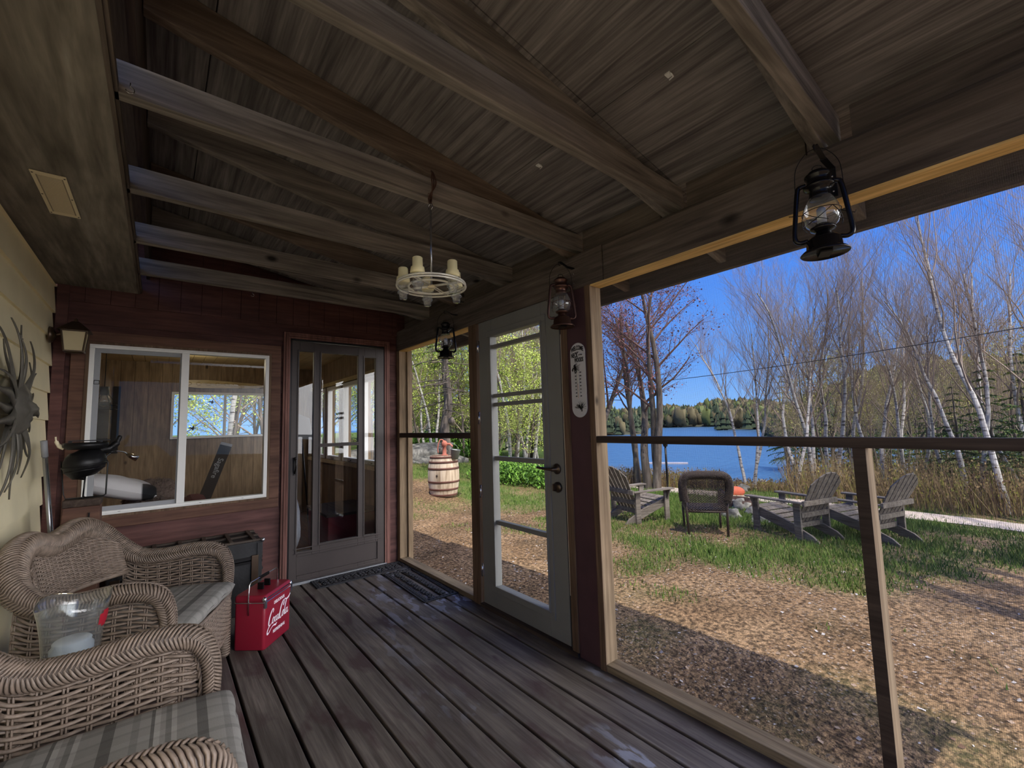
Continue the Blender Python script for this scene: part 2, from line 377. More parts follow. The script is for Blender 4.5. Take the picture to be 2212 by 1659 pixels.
# deck boards
mb = MB(); rnd = random.Random(4)
x = 1.825; seams = []
edges = []
bw, gap = .1513, .014
xx = 1.712
edges.append((xx+gap/2, 1.93))
while xx > -.62:
    edges.append((xx-bw+gap/2, xx-gap/2)); xx -= bw
for i, (a, b) in enumerate(edges):
    mb.add([], []); a = max(a, -.56)
    if b <= a+.01: continue
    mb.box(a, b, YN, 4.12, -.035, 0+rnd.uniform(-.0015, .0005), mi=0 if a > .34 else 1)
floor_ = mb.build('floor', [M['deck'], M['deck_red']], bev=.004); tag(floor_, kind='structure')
mb = MB(); mb.box(-.60, 1.93, YN, 4.12, -.26, -.14)
for y in (-.5, .3, 1.0, 2.0, 3.0, 4.0): mb.box(-.56, 1.9, y-.02, y+.02, -.139, -.037)
tag(mb.build('trim_deck_framing', M['ledger']), kind='structure')

# roof sheathing, with sheet seams
mb = MB()
for a, b in ((-.62, .103), (.108, 1.328), (1.333, 2.5)):
    for c, d in ((YN, 1.05), (1.054, 3.59), (3.594, 4.3)):
        p = [(a, c, zroof(a)), (b, c, zroof(b)), (b, d, zroof(b)), (a, d, zroof(a))]
        mb.prism(p, (0, 0, .018))
mb.prism([(-.62, YN, zroof(-.62)+.02), (2.52, YN, zroof(2.52)+.02), (2.52, 4.3, zroof(2.52)+.02), (-.62, 4.3, zroof(-.62)+.02)], (0, 0, .02))
tag(mb.build('ceiling', M['ply']), kind='structure')
tag(MB().box(2.482, 2.52, YN, 4.3, 2.126, zroof(2.5)+.01).build('trim_fascia', M['headY']), kind='structure')

# joists and rafters
JY = [3.56, 2.96, 2.33, 1.665, 1.01, .375]
JL = ['weathered ceiling joist nearest the dark red end wall', 'weathered ceiling joist second from the dark red end wall',
      'weathered ceiling joist just beyond the one the chandelier hangs from', 'weathered ceiling joist the wheel chandelier hangs from',
      'weathered ceiling joist lit along its underside, next this side of the chandelier joist',
      'pale ceiling joist at the top right ending above the black lantern']
RL = ['sloping roof rafter nearest the dark red end wall', 'sloping roof rafter second from the dark red end wall',
      'sloping roof rafter beside the joist just beyond the chandelier', 'brown sloping roof rafter above the chandelier joist',
      'wide sloping roof rafter beside the joist lit along its underside', 'sloping roof rafter beside the pale joist above the black lantern']
SK = .018
for i, y in enumerate(JY):
    m = MB(); y2 = y+SK*2
    m.prism([(-.150, y, 2.30), (1.96, y2, 2.30), (1.96, y2, 2.405), (-.150, y, 2.405)], (0, .044, 0))
    tag(m.build('ceiling_joist', M['beamX'], bev=.003), JL[i], 'beam', 'joists across the porch ceiling')
    m = MB()
    a, b = -.088, 2.478
    m.prism([(a, y+.046, 2.625-.186*a), (b, y2+.046, 2.625-.186*b), (b, y2+.046, zroof(b)-.001), (a, y+.046, zroof(a)-.001)], (0, .042, 0))
    tag(m.build('roof_rafter', M['rafterX'] if i in (1, 3) else M['beamX'], bev=.003), RL[i], 'beam', 'rafters under the porch roof')
# soffit box over the house wall, its ledger and closing boards
tag(MB().box(-.60, -.152, YN, YE, 2.294, 2.312).build('trim_soffit', M['soffit']), kind='structure')
tag(MB().box(-.1515, -.140, YN, YE, 2.292, 2.335).box(-.1395, -.130, YN, YE, 2.300, 2.33).build('trim_soffit_edge', M['headY']), kind='structure')
tag(MB().box(-.110, -.09, YN, YE, 2.41, zroof(-.1)-.01).box(-.60, -.112, YN, YE, 2.75, 2.79).build('trim_ledger', M['ledger']), kind='structure')

# left house wall: cream lap siding
mb = MB(); mb.box(-.72, -.585, YN, YE+.02, -.1, 2.33)
z = -.02; k = 0
while z < 2.30:
    h = .176
    mb.prism([(-.586, YN, z), (-.556, YN, z), (-.572, YN, min(2.293, z+h+.01)), (-.586, YN, min(2.293, z+h+.01))], (0, YE-YN-.02-.006*(k % 2), 0)); z += h; k += 1
tag(mb.build('wall_left', M['siding']), kind='structure')

# end wall: dark red lap siding round the window and the storm door, boards above
def cutspans(x0, x1, z0, z1, holes):
    xs = sorted({x0, x1}|{h for q in holes for h in q[:2] if x0 < h < x1})
    for a, b in zip(xs, xs[1:]):
        zz = [(z0, z1)]
        for hx0, hx1, hz0, hz1 in holes:
            if hx0 <= a+1e-6 and hx1 >= b-1e-6:
                nz_ = []
                for p, q in zz:
                    if hz0 > p: nz_.append((p, min(q, hz0)))
                    if hz1 < q: nz_.append((max(p, hz1), q))
                zz = [(p, q) for p, q in nz_ if q > p+1e-5]
        for p, q in zz: yield a, b, p, q
WIN = (-.385, .693, .749, 1.902); DR = (.855, 1.70, 0, 2.06)
holes = [WIN, DR]
mb = MB()
for a, b, p, q in cutspans(-.72, 1.94, -.1, 2.86, holes): mb.box(a, b, YE+.012, YE+.13, p, q)
z = -.03
while z < 2.18:
    for a, b, p, q in cutspans(-.557, 1.825, z, min(z+.148, 2.19), holes):
        t = lambda zz: .016-.011*((zz-z)/.148)
        mb.prism([(a, YE+.0125, p), (a, YE+.0125, q), (a, YE+.0125-t(q), q), (a, YE+.0125-t(p), p)], (b-a, 0, 0))
    z += .148
x = -.557
while x < 1.83:
    x2 = min(x+.13, 1.83)
    mb.box(x+.003, x2, YE-.004, YE+.012, 2.19, min(zroof(x2)-.004, 2.8)); x += .13
tag(mb.build('wall_end', M['red_siding']), kind='structure')
# corner board on the left of the end wall
tag(MB().box(-.557, -.50, YE-.03, YE-.006, 0, 2.29).build('trim_corner', M['red_siding']), kind='structure')

# window in the end wall
w = empty('window_1', (WIN[0], YE, WIN[2]), kind='structure')
o3 = (WIN[0], YE, WIN[2])
x0, x1, z0, z1 = WIN
m = MB(o3); cw = .09
m.box(x0-cw, x1+cw, YE-.024, YE-.006, z1+.018, z1+cw); m.box(x0-cw, x1+cw, YE-.026, YE-.006, z0-cw, z0-.018)
m.box(x0-cw, x0-.018, YE-.024, YE-.006, z0-.018, z1+.018); m.box(x1+.018, x1+cw, YE-.024, YE-.006, z0-.018, z1+.018)
m.build('window_casing', M['win_trim'], w, bev=.003)
m = MB(o3)
for a, b, c, d in ((x0-.018, x1+.018, z1, z1+.018), (x0-.018, x1+.018, z0-.018, z0), (x0-.018, x0, z0, z1), (x1, x1+.018, z0, z1)): m.box(a, b, YE-.030, YE+.02, c, d)
m.build('window_liner', M['darkZ'], w)
xm0, xm1 = .113, .160
m = MB(o3); ft = .026
m.box(x0, x1, YE-.034, YE+.03, z1-ft, z1); m.box(x0, x1, YE-.034, YE+.03, z0, z0+ft); m.box(x0, x0+ft, YE-.034, YE+.03, z0+ft, z1-ft)
m.box(x1-ft, x1, YE-.034, YE+.03, z0+ft, z1-ft); m.box(xm0, xm1, YE-.034, YE+.02, z0+ft, z1-ft)
m.box(x0+.006, x1-.006, YE-.038, YE-.033, z1-.012, z1-.007); m.box(x0+.006, x1-.006, YE-.038, YE-.033, z0+.008, z0+.013)
m.build('window_frame', M['white_frame'], w, bev=.002)
a, b, c, d = x0+ft, xm0, z0+ft, z1-ft; g = .030
m = MB(o3); m.box(a, b, YE-.02, YE-.006, d-g, d); m.box(a, b, YE-.02, YE-.006, c, c+g); m.box(a, a+g, YE-.02, YE-.006, c+g, d-g); m.box(b-.008, b, YE-.02, YE-.006, c+g, d-g)
m.build('screen_sash', M['sash_grey'], w, bev=.0015)
m = MB(o3); m.tube([(a+.004, YE-.026, 1.655), (a+.03, YE-.026, 1.655), (a+.03, YE-.026, 1.63), (a+.004, YE-.026, 1.63)], .0022, 6, closed=True)
m.build('sash_latch', M['black_metal'], w)
MB(o3).quad((a+g, YE+.005, c+g), (b-.008, YE+.005, c+g), (b-.008, YE+.005, d-g), (a+g, YE+.005, d-g)).build('pane', M['glass'], w)
MB(o3).quad((xm1, YE+.005, c), (x1-ft, YE+.005, c), (x1-ft, YE+.005, d), (xm1, YE+.005, d)).build('pane', M['glass'], w)
m = MB(o3)
for qx in (-.2, .25, .52): m.box(qx, qx+.014, YE-.0355, YE-.034, z0+.010, z0+.015)
m.build('weep_slot', M['black_metal'], w)

# storm door
dx0, dx1 = .867, 1.687
d1 = empty('door_1', (dx0, YE, 0), kind='structure'); o3 = (dx0, YE, 0)
m = MB(o3)
for k, (t, dp) in enumerate(((.0, .020), (.018, .026), (.036, .022))):
    u0, u1 = .801+t, .801+t+.0165; 
    m.box(u0, u1, YE-dp-.006, YE-.004, 0, 2.12-t); m.box(1.744-t-.0165, 1.744-t, YE-dp-.006, YE-.004, 0, 2.12-t)
    m.box(u1, 1.744-t-.0165, YE-dp-.006, YE-.004, 2.12-t-.0165, 2.12-t)
m.build('door_casing', M['red_trim'], d1, bev=.002)
m = MB(o3); m.box(.853, .866, YE-.022, YE+.03, 0, 2.066); m.box(1.689, 1.702, YE-.022, YE+.03, 0, 2.066); m.box(.853, 1.702, YE-.022, YE+.03, 2.052, 2.066)
m.build('door_jamb', M['black_metal'], d1)
Y0, Y1 = YE-.020, YE+.012
panes = [(.925, 1.045, .262, 1.962), (1.108, 1.437, 1.155, 1.962), (1.108, 1.437, .302, 1.125), (1.497, 1.605, .300, 1.950)]
m = MB(o3)
hs = panes+[(.93, 1.62, .07, .225)]
for a, b, p, q in cutspans(dx0, dx1, .022, 2.046, hs): m.box(a, b, Y0, Y1, p, q)
m.box(.93, 1.62, Y0+.010, Y1-.004, .07, .225)
for a, b, p, q in panes:                            # glazing beads
    for (u, v, r_, t_) in ((a-.012, a, p, q), (b, b+.012, p, q), (a-.012, b+.012, q, q+.012), (a-.012, b+.012, p-.012, p)):
        m.box(u, v, Y0-.006, Y0, r_, t_)
for zz in (.035, .245, .285): m.box(.90, 1.66, Y0-.004, Y0, zz, zz+.010)
m.build('door_leaf', M['storm'], d1, bev=.003)
for a, b, p, q in panes: MB(o3).quad((a, YE-.003, p), (b, YE-.003, p), (b, YE-.003, q), (a, YE-.003, q)).build('pane', M['storm_glass'], d1)
m = MB(o3); m.box(.893, .908, Y0-.012, Y0, .90, 1.05); m.tube(catmull([(.90, Y0-.012, 1.035), (.90, Y0-.045, 1.02), (.90, Y0-.05, .96), (.90, Y0-.012, .915)], 6), .006, 8); m.ball((.9, Y0-.03, 1.04), .012)
m.build('door_handle', M['black_metal'], d1)
MB(o3).box(.84, 1.72, YE-.03, YE+.02, -.002, .018).build('threshold', M['sash_grey'], d1)

# right wall: framing of the screened side
wr = empty('wall_right', (XR, 0, 0), kind='structure'); ow = (XR, 0, 0)
m = MB(ow); m.box(XR, XO, 1.462, YE+.02, 2.038, 2.236); m.build('header_beam', M['headY'], wr, bev=.004)
m = MB(ow); m.box(XR+.006, XO, YN, 1.458, 2.038, 2.232); m.build('header_beam', M['headY'], wr, bev=.004)
m = MB(ow); m.box(XO-.03, XO+.06, YN, YE+.02, 2.237, 2.27); m.build('top_plate', M['headY'], wr, bev=.003)
m = MB(ow)
prev = YN
for y in sorted(JY)+[4.09]:
    m.box(XO-.005, XO+.015, prev, y-.006, 2.271, zroof(XO+.02)-.004); prev = y+.14
m.build('blocking_board', M['headY'], wr)
# underside strips in the openings, light bounced off the ground put into their colour
for a, b in ((2.775, 4.03), (YN, 1.55)):
    MB(ow).box(XR+.002, XO-.002, a, b, 2.030, 2.0375).build('opening_head', M['head_bounce_lit'], wr)
MB(ow).box(XR, XO, 4.03, YE+.01, 0, 2.037).build('corner_post', M['newZ'], wr, bev=.003)
m = MB(ow); m.box(XO-.012, XO+.012, 4.005, 4.03, .038, 2.03); m.build('screen_batten', M['newZ'], wr)
MB(ow).box(XR-.004, XO, 2.672, 2.775, 0, 2.037).build('post', M['darkZ'], wr, bev=.003)
MB(ow).box(XR, XO, 1.553, 1.590, 0, 2.037).build('post', M['newZ'], wr, bev=.003)
MB(ow).box(XR-.004, XR, 1.553, 1.590, 0, 2.037).build('post_face_shade', M['darkZ'], wr)  # thin dark sheet: shade on the post's inner face put into colour
MB(ow).box(XR+.004, XO, 1.590, 1.742, 0, 2.037).build('post', M['plum'], wr, bev=.003)
MB(ow).box(XR-.002, XO, 1.742, 1.790, 0, 2.037).build('door_stud', M['darkZ'], wr, bev=.003)
MB(ow).box(XR, XO-.003, 2.775, 4.03, 0.0005, .037).build('sill', M['newY'], wr, bev=.003)
MB(ow).box(XR, XO-.003, YN, 1.553, 0.0005, .037).build('sill', M['newY'], wr, bev=.003)
MB(ow).box(XR, XR+.05, 2.775, 4.03, 1.178, 1.222).build('mid_rail', M['railY'], wr, bev=.002)
MB(ow).box(XR, XR+.045, YN, 1.60, 1.166, 1.2015).build('mid_rail', M['railY'], wr, bev=.002)
for ya, yb in ((.405, .440),):
    MB(ow).box(XR+.0015, XO-.002, ya, yb, .038, 1.1655).build('mullion', M['newZ'], wr, bev=.002)
    MB(ow).box(XR, XR+.0012, ya, yb, .038, 1.1655).build('mullion_face_shade', M['railY'], wr)  # dark skin paints in the shaded inner side, lit side stays pale
MB(ow).box(XR, XO, YN-.02, YN+.08, 0, 2.04).build('post', M['darkZ'], wr)
for a, b in ((2.775, 4.03), (YN, 1.553)):
    MB(ow).quad((XO, a, .03), (XO, b, .03), (XO, b, 2.04), (XO, a, 2.04)).build('screen', M['screen'] if a < 2 else M['screen_fine'], wr)

# glazed back door in the right wall
e0, e1, ez0, ez1 = 1.812, 2.652, .028, 2.036
d2 = empty('door_2', (1.85, e0, 0), kind='structure'); o3 = (1.85, e0, 0)
gy0, gy1, gz0, gz1 = 1.968, 2.492, .178, 1.908
X0, X1 = 1.838, 1.882
m = MB(o3)
for a, b, p, q in cutspans(e0, e1, ez0, ez1, [(gy0, gy1, gz0, gz1)]): m.box(X0, X1, a, b, p, q)
fr = .045
for a, b, p, q in ((gy0-fr, gy1+fr, gz1, gz1+fr), (gy0-fr, gy1+fr, gz0-fr, gz0), (gy0-fr, gy0, gz0, gz1), (gy1, gy1+fr, gz0, gz1)): m.box(X0-.008, X0+.004, a, b, p, q)
for a, b, p, q in ((gy0-.012, gy1+.012, gz1, gz1+.012), (gy0-.012, gy1+.012, gz0-.012, gz0), (gy0-.012, gy0, gz0, gz1), (gy1, gy1+.012, gz0, gz1)): m.box(X0-.014, X0-.006, a, b, p, q)
m.build('door_leaf', M['white_door'], d2, bev=.003)
m = MB(o3)
for zc, h in ((1.835, .028), (1.482, .026), (1.420, .026), (1.043, .030), (.603, .030)): m.box(X0+.004, X1-.006, gy0, gy1, zc-h/2, zc+h/2)
m.build('muntin', M['white_door'], d2, bev=.003)
MB(o3).quad((X0+.02, gy0, gz0), (X0+.02, gy1, gz0), (X0+.02, gy1, gz1), (X0+.02, gy0, gz1)).build('pane', M['glass'], d2)
m = MB(o3); hz, hy = 1.008, 1.868
m.lathe([(.0, 0), (.031, 0), (.031, .008), (.024, .013), (.013, .016), (.011, .05), (0, .052)], (X0, hy, hz), 24, ax=(-1, 0, 0))
m.tube(catmull([(X0-.045, hy, hz), (X0-.050, hy+.02, hz+.001), (X0-.050, hy+.07, hz+.002), (X0-.047, hy+.125, hz+.006)], 6), [.010]*6+[.009]*7+[.008]*6, 10)
m.build('door_handle', M['brass'], d2)
m = MB(o3); hz2 = .902
m.lathe([(0, 0), (.031, 0), (.030, .012), (.018, .018), (0, .018)], (X0, hy-.004, hz2), 24, ax=(-1, 0, 0)); m.box(X0-.040, X0-.014, hy-.008, hy+.004, hz2-.018, hz2+.022)
m.build('deadbolt', M['brass'], d2)
for zz in (.25, .80, 1.33, 1.86):
    m = MB(o3); m.tube([(X0-.006, e1+.008, zz-.045), (X0-.006, e1+.008, zz+.045)], .006, 8); m.box(X0-.004, X0, e1-.012, e1, zz-.042, zz+.042)
    m.build('hinge', M['chrome'], d2)
MB(o3).box(X0+.002, X1, 1.792, 1.809, .02, 2.037).build('weatherstrip', M['rubber'], d2)
MB(o3).box(X0-.006, X0+.001, 1.7925, 1.7965, .31, 1.80).build('strike_strip', M['white_metal'], d2)
MB(o3).box(X0-.02, X1+.02, 1.742, 2.672, 0, .022).build('threshold', M['ledger'], d2)

# near end framing behind the camera (open and screened)
wnr = empty('wall_near', (0, YN, 0), kind='structure'); on = (0, YN, 0)
MB(on).box(-.56, XO, YN-.06, YN-.02, 2.10, 2.40).build('header_beam', M['headY'], wnr)
MB(on).box(-.56, -.50, YN-.06, YN-.02, 0, 2.1).build('post', M['darkZ'], wnr)
MB(on).box(-.56, XO, YN-.06, YN-.02, 0, .05).build('sill', M['newY'], wnr)

# ================================================================ THINGS ON THE PORCH
# ---- woven panel: flat strands running through upright stakes
def weave(mb, surf, nu, nv, r=.0045, amp=.004, seg=4, stake_r=.003, pair=True, rsides=4):
    def P(u, v, off):
        p = surf(u, v); du = surf(min(1, u+.01), v)-surf(max(0, u-.01), v); dv = surf(u, min(1, v+.01))-surf(u, max(0, v-.01))
        n_ = du.cross(dv); n_ = n_.normalized() if n_.length > 1e-9 else V((0, 0, 1)); return p+n_*off
    for j in range(nv):
        v = (j+.5)/nv; ph = 0 if j % 2 else pi; pts = []
        for i in range(nu*seg+1):
            u = i/(nu*seg); pts.append(P(u, v, amp*cos(pi*u*nu+ph)))
        mb.tube(pts, r, rsides, flat=1.0)
    for i in range(nu+1):
        u = i/nu
        for d in ((-.0045, .0045) if pair else (0,)):
            a = [P(u, k/6, 0) for k in range(7)]
            t = (surf(min(1, u+.01), .5)-surf(max(0, u-.01), .5)); t = t.normalized() if t.length > 1e-9 else V((1, 0, 0))
            mb.tube([p+t*d for p in a], stake_r, 4)
def braid(mb, path, rad, pitch=.011, r=.0042, span=(-150, 150), ups=None, fill=True, seg=7):
    """herringbone braid over a roll: strands sweep from each side to the crown"""
    L = [0]
    for i in range(1, len(path)): L.append(L[-1]+(path[i]-path[i-1]).length)
    tot = L[-1]
    def at(s_):
        s_ = min(max(s_, 0), tot); j = 0
        lo, hi = 0, len(L)-1
        while hi-lo > 1:
            mid = (lo+hi)//2
            if L[mid] <= s_: lo = mid
            else: hi = mid
        f = (s_-L[lo])/max(1e-9, L[hi]-L[lo]); p = path[lo].lerp(path[hi], f)
        t = (path[hi]-path[lo]).normalized(); rr = rad[lo]*(1-f)+rad[hi]*f; uu = ups[lo].lerp(ups[hi], f)
        uu = (uu-t*uu.dot(t)).normalized(); return p, t, uu, t.cross(uu), rr
    n = int(tot/pitch)
    if fill:
        vs = []; fs = []; K = 14
        for i, p in enumerate(path):
            _, t, u_, w_, rr = at(L[i])
            for k in range(K):
                a = 2*pi*k/K; vs.append(p+(u_*cos(a)+w_*sin(a))*(rr-r*.9))
        for i in range(len(path)-1):
            for k in range(K): fs.append((i*K+k, i*K+(k+1) % K, (i+1)*K+(k+1) % K, (i+1)*K+k))
        mb.add(vs, fs, True)
    bands = [(span[0], span[0]/2), (span[0]/2, 0), (span[1]/2, 0), (span[1], span[1]/2)] if True else []
    for i in range(n):
        s0 = i*pitch
        for bi, (a0, a1) in enumerate(bands):
            adv = pitch*2.2*(1 if bi in (0, 3) else -1)
            pts = []; rs = []
            for k in range(seg+1):
                f = k/seg; a = radians(a0+(a1-a0)*f); p, t, u_, w_, rr = at(s0+adv*f)
                pts.append(p+(u_*cos(a)+w_*sin(a))*(rr+.0022*sin(pi*f))); rs.append(r*(.75+.5*sin(pi*f)))
            mb.tube(pts, rs, 4, caps=False)
def wicker_chair(name, label, mat, loc, rz):
    root = empty(name, loc, rz, label, 'chair', 'porch wicker armchairs')
    half = [(.262, .35, .30), (.272, .35, .42), (.262, .35, .52), (.215, .352, .588), (.10, .356, .604), (-.06, .362, .585), (-.18, .368, .592), (-.27, .352, .655), (-.335, .28, .752), (-.362, .165, .800), (-.372, 0, .762)]
    rh = [.022, .026, .030, .036, .038, .038, .040, .046, .052, .052, .050]
    ctl = half+[(x, -y, z) for x, y, z in reversed(half[:-1])]; rc = rh+list(reversed(rh[:-1]))
    path = catmull(ctl, 9); rad = []
    for i in range(len(rc)-1): rad += [rc[i]+(rc[i+1]-rc[i])*k/9 for k in range(9)]
    rad.append(rc[-1])
    ups = []
    for i, p in enumerate(path):                                   # crown of the roll faces up and outward
        k = i/(len(path)-1)*(len(ctl)-1); q = min(k, len(ctl)-1-k); sgn = 1 if k < (len(ctl)-1)/2 else -1
        if q < 3.2: t_ = q/3.2; ups.append(V((1-t_*.9, 0, .15+t_)))
        else:
            t_ = min(1, (q-3.2)/5); ups.append(V((-.1+.55*t_, .1*sgn*(1-t_), 1)))
    m = MB(); braid(m, path, rad, ups=ups, pitch=.0115); m.build('braided_rim', mat, root)
    m = MB()                                                       # thin twisted edging along the inside of the roll
    for ph in (0, pi):
        pts = []
        for i, p in enumerate(path):
            q = min(i, len(path)-1-i); inw = V((0, 0, -1)) if 20 < q else V((-1, 0, 0))
            if q > 60: inw = V((.35, 0, -1)).normalized()
            a = i*1.3+ph; pts.append(p+inw*(rad[i]+.004)+V((.004*cos(a), .004*sin(a), .004*sin(a))))
        m.tube(pts, .0045, 5)
    m.build('rim_edging', mat, root)
    def rimz(x):
        for i in range(1, 65):
            a, b = path[i-1], path[i]
            if i > 26 and (a.x-x)*(b.x-x) <= 0: return a.z+(b.z-a.z)*(x-a.x)/(b.x-a.x+1e-9)
        return .59
    for sg in (1, -1):
        sf = lambda u, v, sg=sg: V((.245-.50*u, sg*(.352+.012*u+.01*sin(pi*v)), .30+(rimz(.245-.50*u)-.035-.30)*v))
        m = MB(); weave(m, sf, 9, 17, r=.0064, amp=.006, stake_r=.0034, seg=6); m.build('side_panel', mat, root)
    def bk(u, v):
        y = (-.30+.60*u)*(1-.12*v*0); top = .735+.03*sin(min(1, abs(y)/.30)*pi)-.05*(abs(y)/.30)**4
        z = .535+(top-.535)*v; return V((-.295-.17*(z-.50)/.3*.5+.10*(abs(y)/.30)**2, y, z))
    m = MB(); weave(m, bk, 24, 26, r=.0048, amp=.0045, stake_r=.003, pair=False); m.build('back_panel', mat, root)
    m = MB()
    for z in (.53,): m.tube([bk(k/12, 0)+V((0, 0, -.008)) for k in range(13)], .012, 8)
    m.build('back_rail', mat, root)
    fr = lambda u, v: V((.295+.02*sin(pi*u), -.32+.64*u, .15+.20*v-.03*sin(pi*u)*(1-v)))
    m = MB(); weave(m, fr, 26, 20, r=.0045, amp=.004, stake_r=.003); m.tube([fr(k/20, 0) for k in range(21)], .008, 6); m.tube([fr(k/20, 1) for k in range(21)], .010, 6)
    m.build('front_apron', mat, root)
    for sg in (1, -1):
        s2 = lambda u, v, sg=sg: V((.285-.54*u, sg*.345, .17+.15*v-.02*sin(pi*u)*(1-v)))
        m = MB(); weave(m, s2, 20, 14, r=.0045, amp=.004); m.build('side_apron', mat, root)
    m = MB(); m.box(-.28, .29, -.33, .33, .325, .352); m.build('seat_deck', mat, root, bev=.004)
    for sx in (.272, -.26):
        for sg in (1, -1):
            m = MB(); x_ = sx; m.tube([(x_*1.02, sg*.318, 0), (x_, sg*.318, .16), (x_, sg*.318, .33)], [.019, .023, .023], 10)
            for k in range(22):
                z = .004+k*.0135; a0 = [(x_*1.02+.0235*cos(t*pi/5), sg*.318+.0235*sin(t*pi/5), z+t*.0012) for t in range(11)]; m.tube(a0, .0048, 4, caps=False)
            m.build('leg', mat, root)
    return root
def cushion(label, loc, rz, sx=.60, sy=.60, th=.085):
    m = MB(); N = 26; vs = []; fs = []
    def prof(a, b): return max(0.0, 1-abs(a)**7)**.35*max(0.0, 1-abs(b)**7)**.35
    for side in (1, -1):
        b0 = len(vs)
        for i in range(N+1):
            for j in range(N+1):
                a, b = -1+2*i/N, -1+2*j/N; a2 = sin(a*pi/2); b2 = sin(b*pi/2)
                h = prof(a2, b2); w = noise.noise(V((a2*2, b2*2, side*3)))*.005+.004*sin(b2*23)*max(0, abs(a2)-.8)*4
                bul = .006*sin(11*b2)*(abs(a2) > .9)
                vs.append(V((a2*(sx/2+bul*.5), b2*sy/2*(1-.04*(a2 < -.5)), side*(th/2*h+(w*h if side > 0 else 0)))))
        for i in range(N):
            for j in range(N):
                q = (b0+i*(N+1)+j, b0+(i+1)*(N+1)+j, b0+(i+1)*(N+1)+j+1, b0+i*(N+1)+j+1)
                fs.append(q if side > 0 else tuple(reversed(q)))
    m.add(vs, fs, True)
    o = m.build('seat_cushion', M['plaid']); o.location = loc; o.rotation_euler = (0, 0, rz)
    pp = [V((sx/2*c*.995, sy/2*s*.99, 0)) for c, s in [(max(-1, min(1, 1.14*cos(t*2*pi/60))), max(-1, min(1, 1.14*sin(t*2*pi/60)))) for t in range(60)]]
    m = MB(); m.tube(pp, .0045, 6, closed=True); m.build('piping', M['plaid'], o)
    return tag(o, label, 'cushion', 'plaid seat cushions')
CH1 = ((-.115, 1.56, 0), radians(-2)); CH2 = ((-.045, 2.935, 0), radians(-24))
wicker_chair('wicker_armchair', 'brown wicker armchair nearest the camera, its arms cut by the bottom of the photo', M['wicker'], *CH1)
wicker_chair('wicker_armchair', 'brown wicker armchair before the black trunk, its arched back to the cream wall', M['wicker'], *CH2)
for (l, a), lab in ((CH1, 'grey plaid seat cushion on the wicker armchair nearest the camera'), (CH2, 'grey plaid seat cushion on the wicker armchair in front of the trunk')):
    cushion(lab, (l[0]+cos(a)*.030, l[1]+sin(a)*.030, .396), a)

# ---- side table, hurricane vase and candle between the chairs
t = empty('side_table', (-.22, 2.19, 0), 0, 'low dark side table between the two brown wicker armchairs', 'table')
m = MB(); m.box(-.20, .17, -.13, .13, .455, .48); m.build('table_top', M['table'], t, bev=.004)
for sx in (-.18, .13):
    for sy in (-.11, .09): MB().box(sx, sx+.022, sy, sy+.022, 0, .455).build('leg', M['table'], t)
MB().box(-.17, .14, -.10, .10, .18, .195).build('lower_shelf', M['table'], t)
vs_ = empty('hurricane_vase', (-.212, 2.235, .4805), 0, 'clear flared glass vase with a red mark, on the side table between the armchairs', 'vase')
m = MB(); n = 40; prof = [(.060, .002), (.072, .006), (.076, .05), (.082, .12), (.092, .19), (.100, .228), (.0965, .226), (.088, .188), (.078, .12), (.072, .05), (.066, .012), (0, .012)]
for i, (r, z) in enumerate(prof):
    for k in range(n):
        a = 2*pi*k/n; wv = .012*sin(3*a+.6)*max(0, (z-.15)/.08); m.v.append((r*cos(a), r*sin(a), z+wv))
for i in range(len(prof)-1):
    for k in range(n): m.f.append((i*n+k, i*n+(k+1) % n, (i+1)*n+(k+1) % n, (i+1)*n+k)); m.sm.append(True); m.mi.append(0)
vg = glassy('vase_glass', (.90, .92, .93, 1), 2.0, .05, .035); m.build('glass_body', vg, vs_)
m = MB(); vs = []; fs = []
for i in range(7):
    for j in range(9):
        a = radians(-38+34*j/8); z = .125+.055*i/6; r = .0835+(z-.12)*.15+.0012; vs.append((r*cos(a), r*sin(a), z))
for i in range(6):
    for j in range(8):
        if (i-2.5)**2/9+(j-3.5)**2/16 < 1.05: fs.append((i*9+j, i*9+j+1, (i+1)*9+j+1, (i+1)*9+j))
m.add(vs, fs, True); m.build('red_mark', plain('red_decal', rgb(170, 30, 48), .5), vs_)
m = MB(); m.lathe([(0, 0), (.050, 0), (.056, .006), (.058, .055), (.050, .066), (.052, .074), (.046, .080), (0, .078)], (0, 0, 0), 32)
cd = m.build('pillar_candle', plain('white_candle_wax', rgb(225, 232, 240), .3, spec=.5)); cd.location = (-.212, 2.235, .4935)
tag(cd, 'squat white candle standing inside the clear glass vase', 'candle')

# ---- steamer trunk against the end wall
T0, T1, TY0, TY1, TZ = -.22, .612, 3.68, 4.052, .50
tr = empty('steamer_trunk', ((T0+T1)/2, (TY0+TY1)/2, 0), 0, 'old black steamer trunk with wooden lid slats under the window', 'trunk'); ot = tr.location
m = MB(ot); m.box(T0, T1, TY0, TY1, 0, .36); m.build('trunk_body', M['trunk'], tr, bev=.006)
m = MB(ot); m.box(T0-.002, T1+.002, TY0-.002, TY1+.002, .365, TZ-.008); m.build('lid', M['trunk'], tr, bev=.006)
for y in (TY0+.004, TY0+.185, TY1-.03): MB(ot).box(T0+.002, T1-.002, y, y+.026, TZ-.008, TZ+.006).build('lid_slat', M['trunk_slat'], tr, bev=.002)
for k in range(6):
    xk = T0+.07+k*.14; MB(ot).box(xk, xk+.024, TY0+.002, TY1-.002, TZ-.008, TZ+.010).build('lid_slat', M['trunk_slat'], tr, bev=.002)
for xk in (T0+.004, T1-.034):
    MB(ot).box(xk, xk+.03, TY0-.010, TY0, .004, TZ-.02).build('corner_strap', M['trunk'], tr, bev=.002)
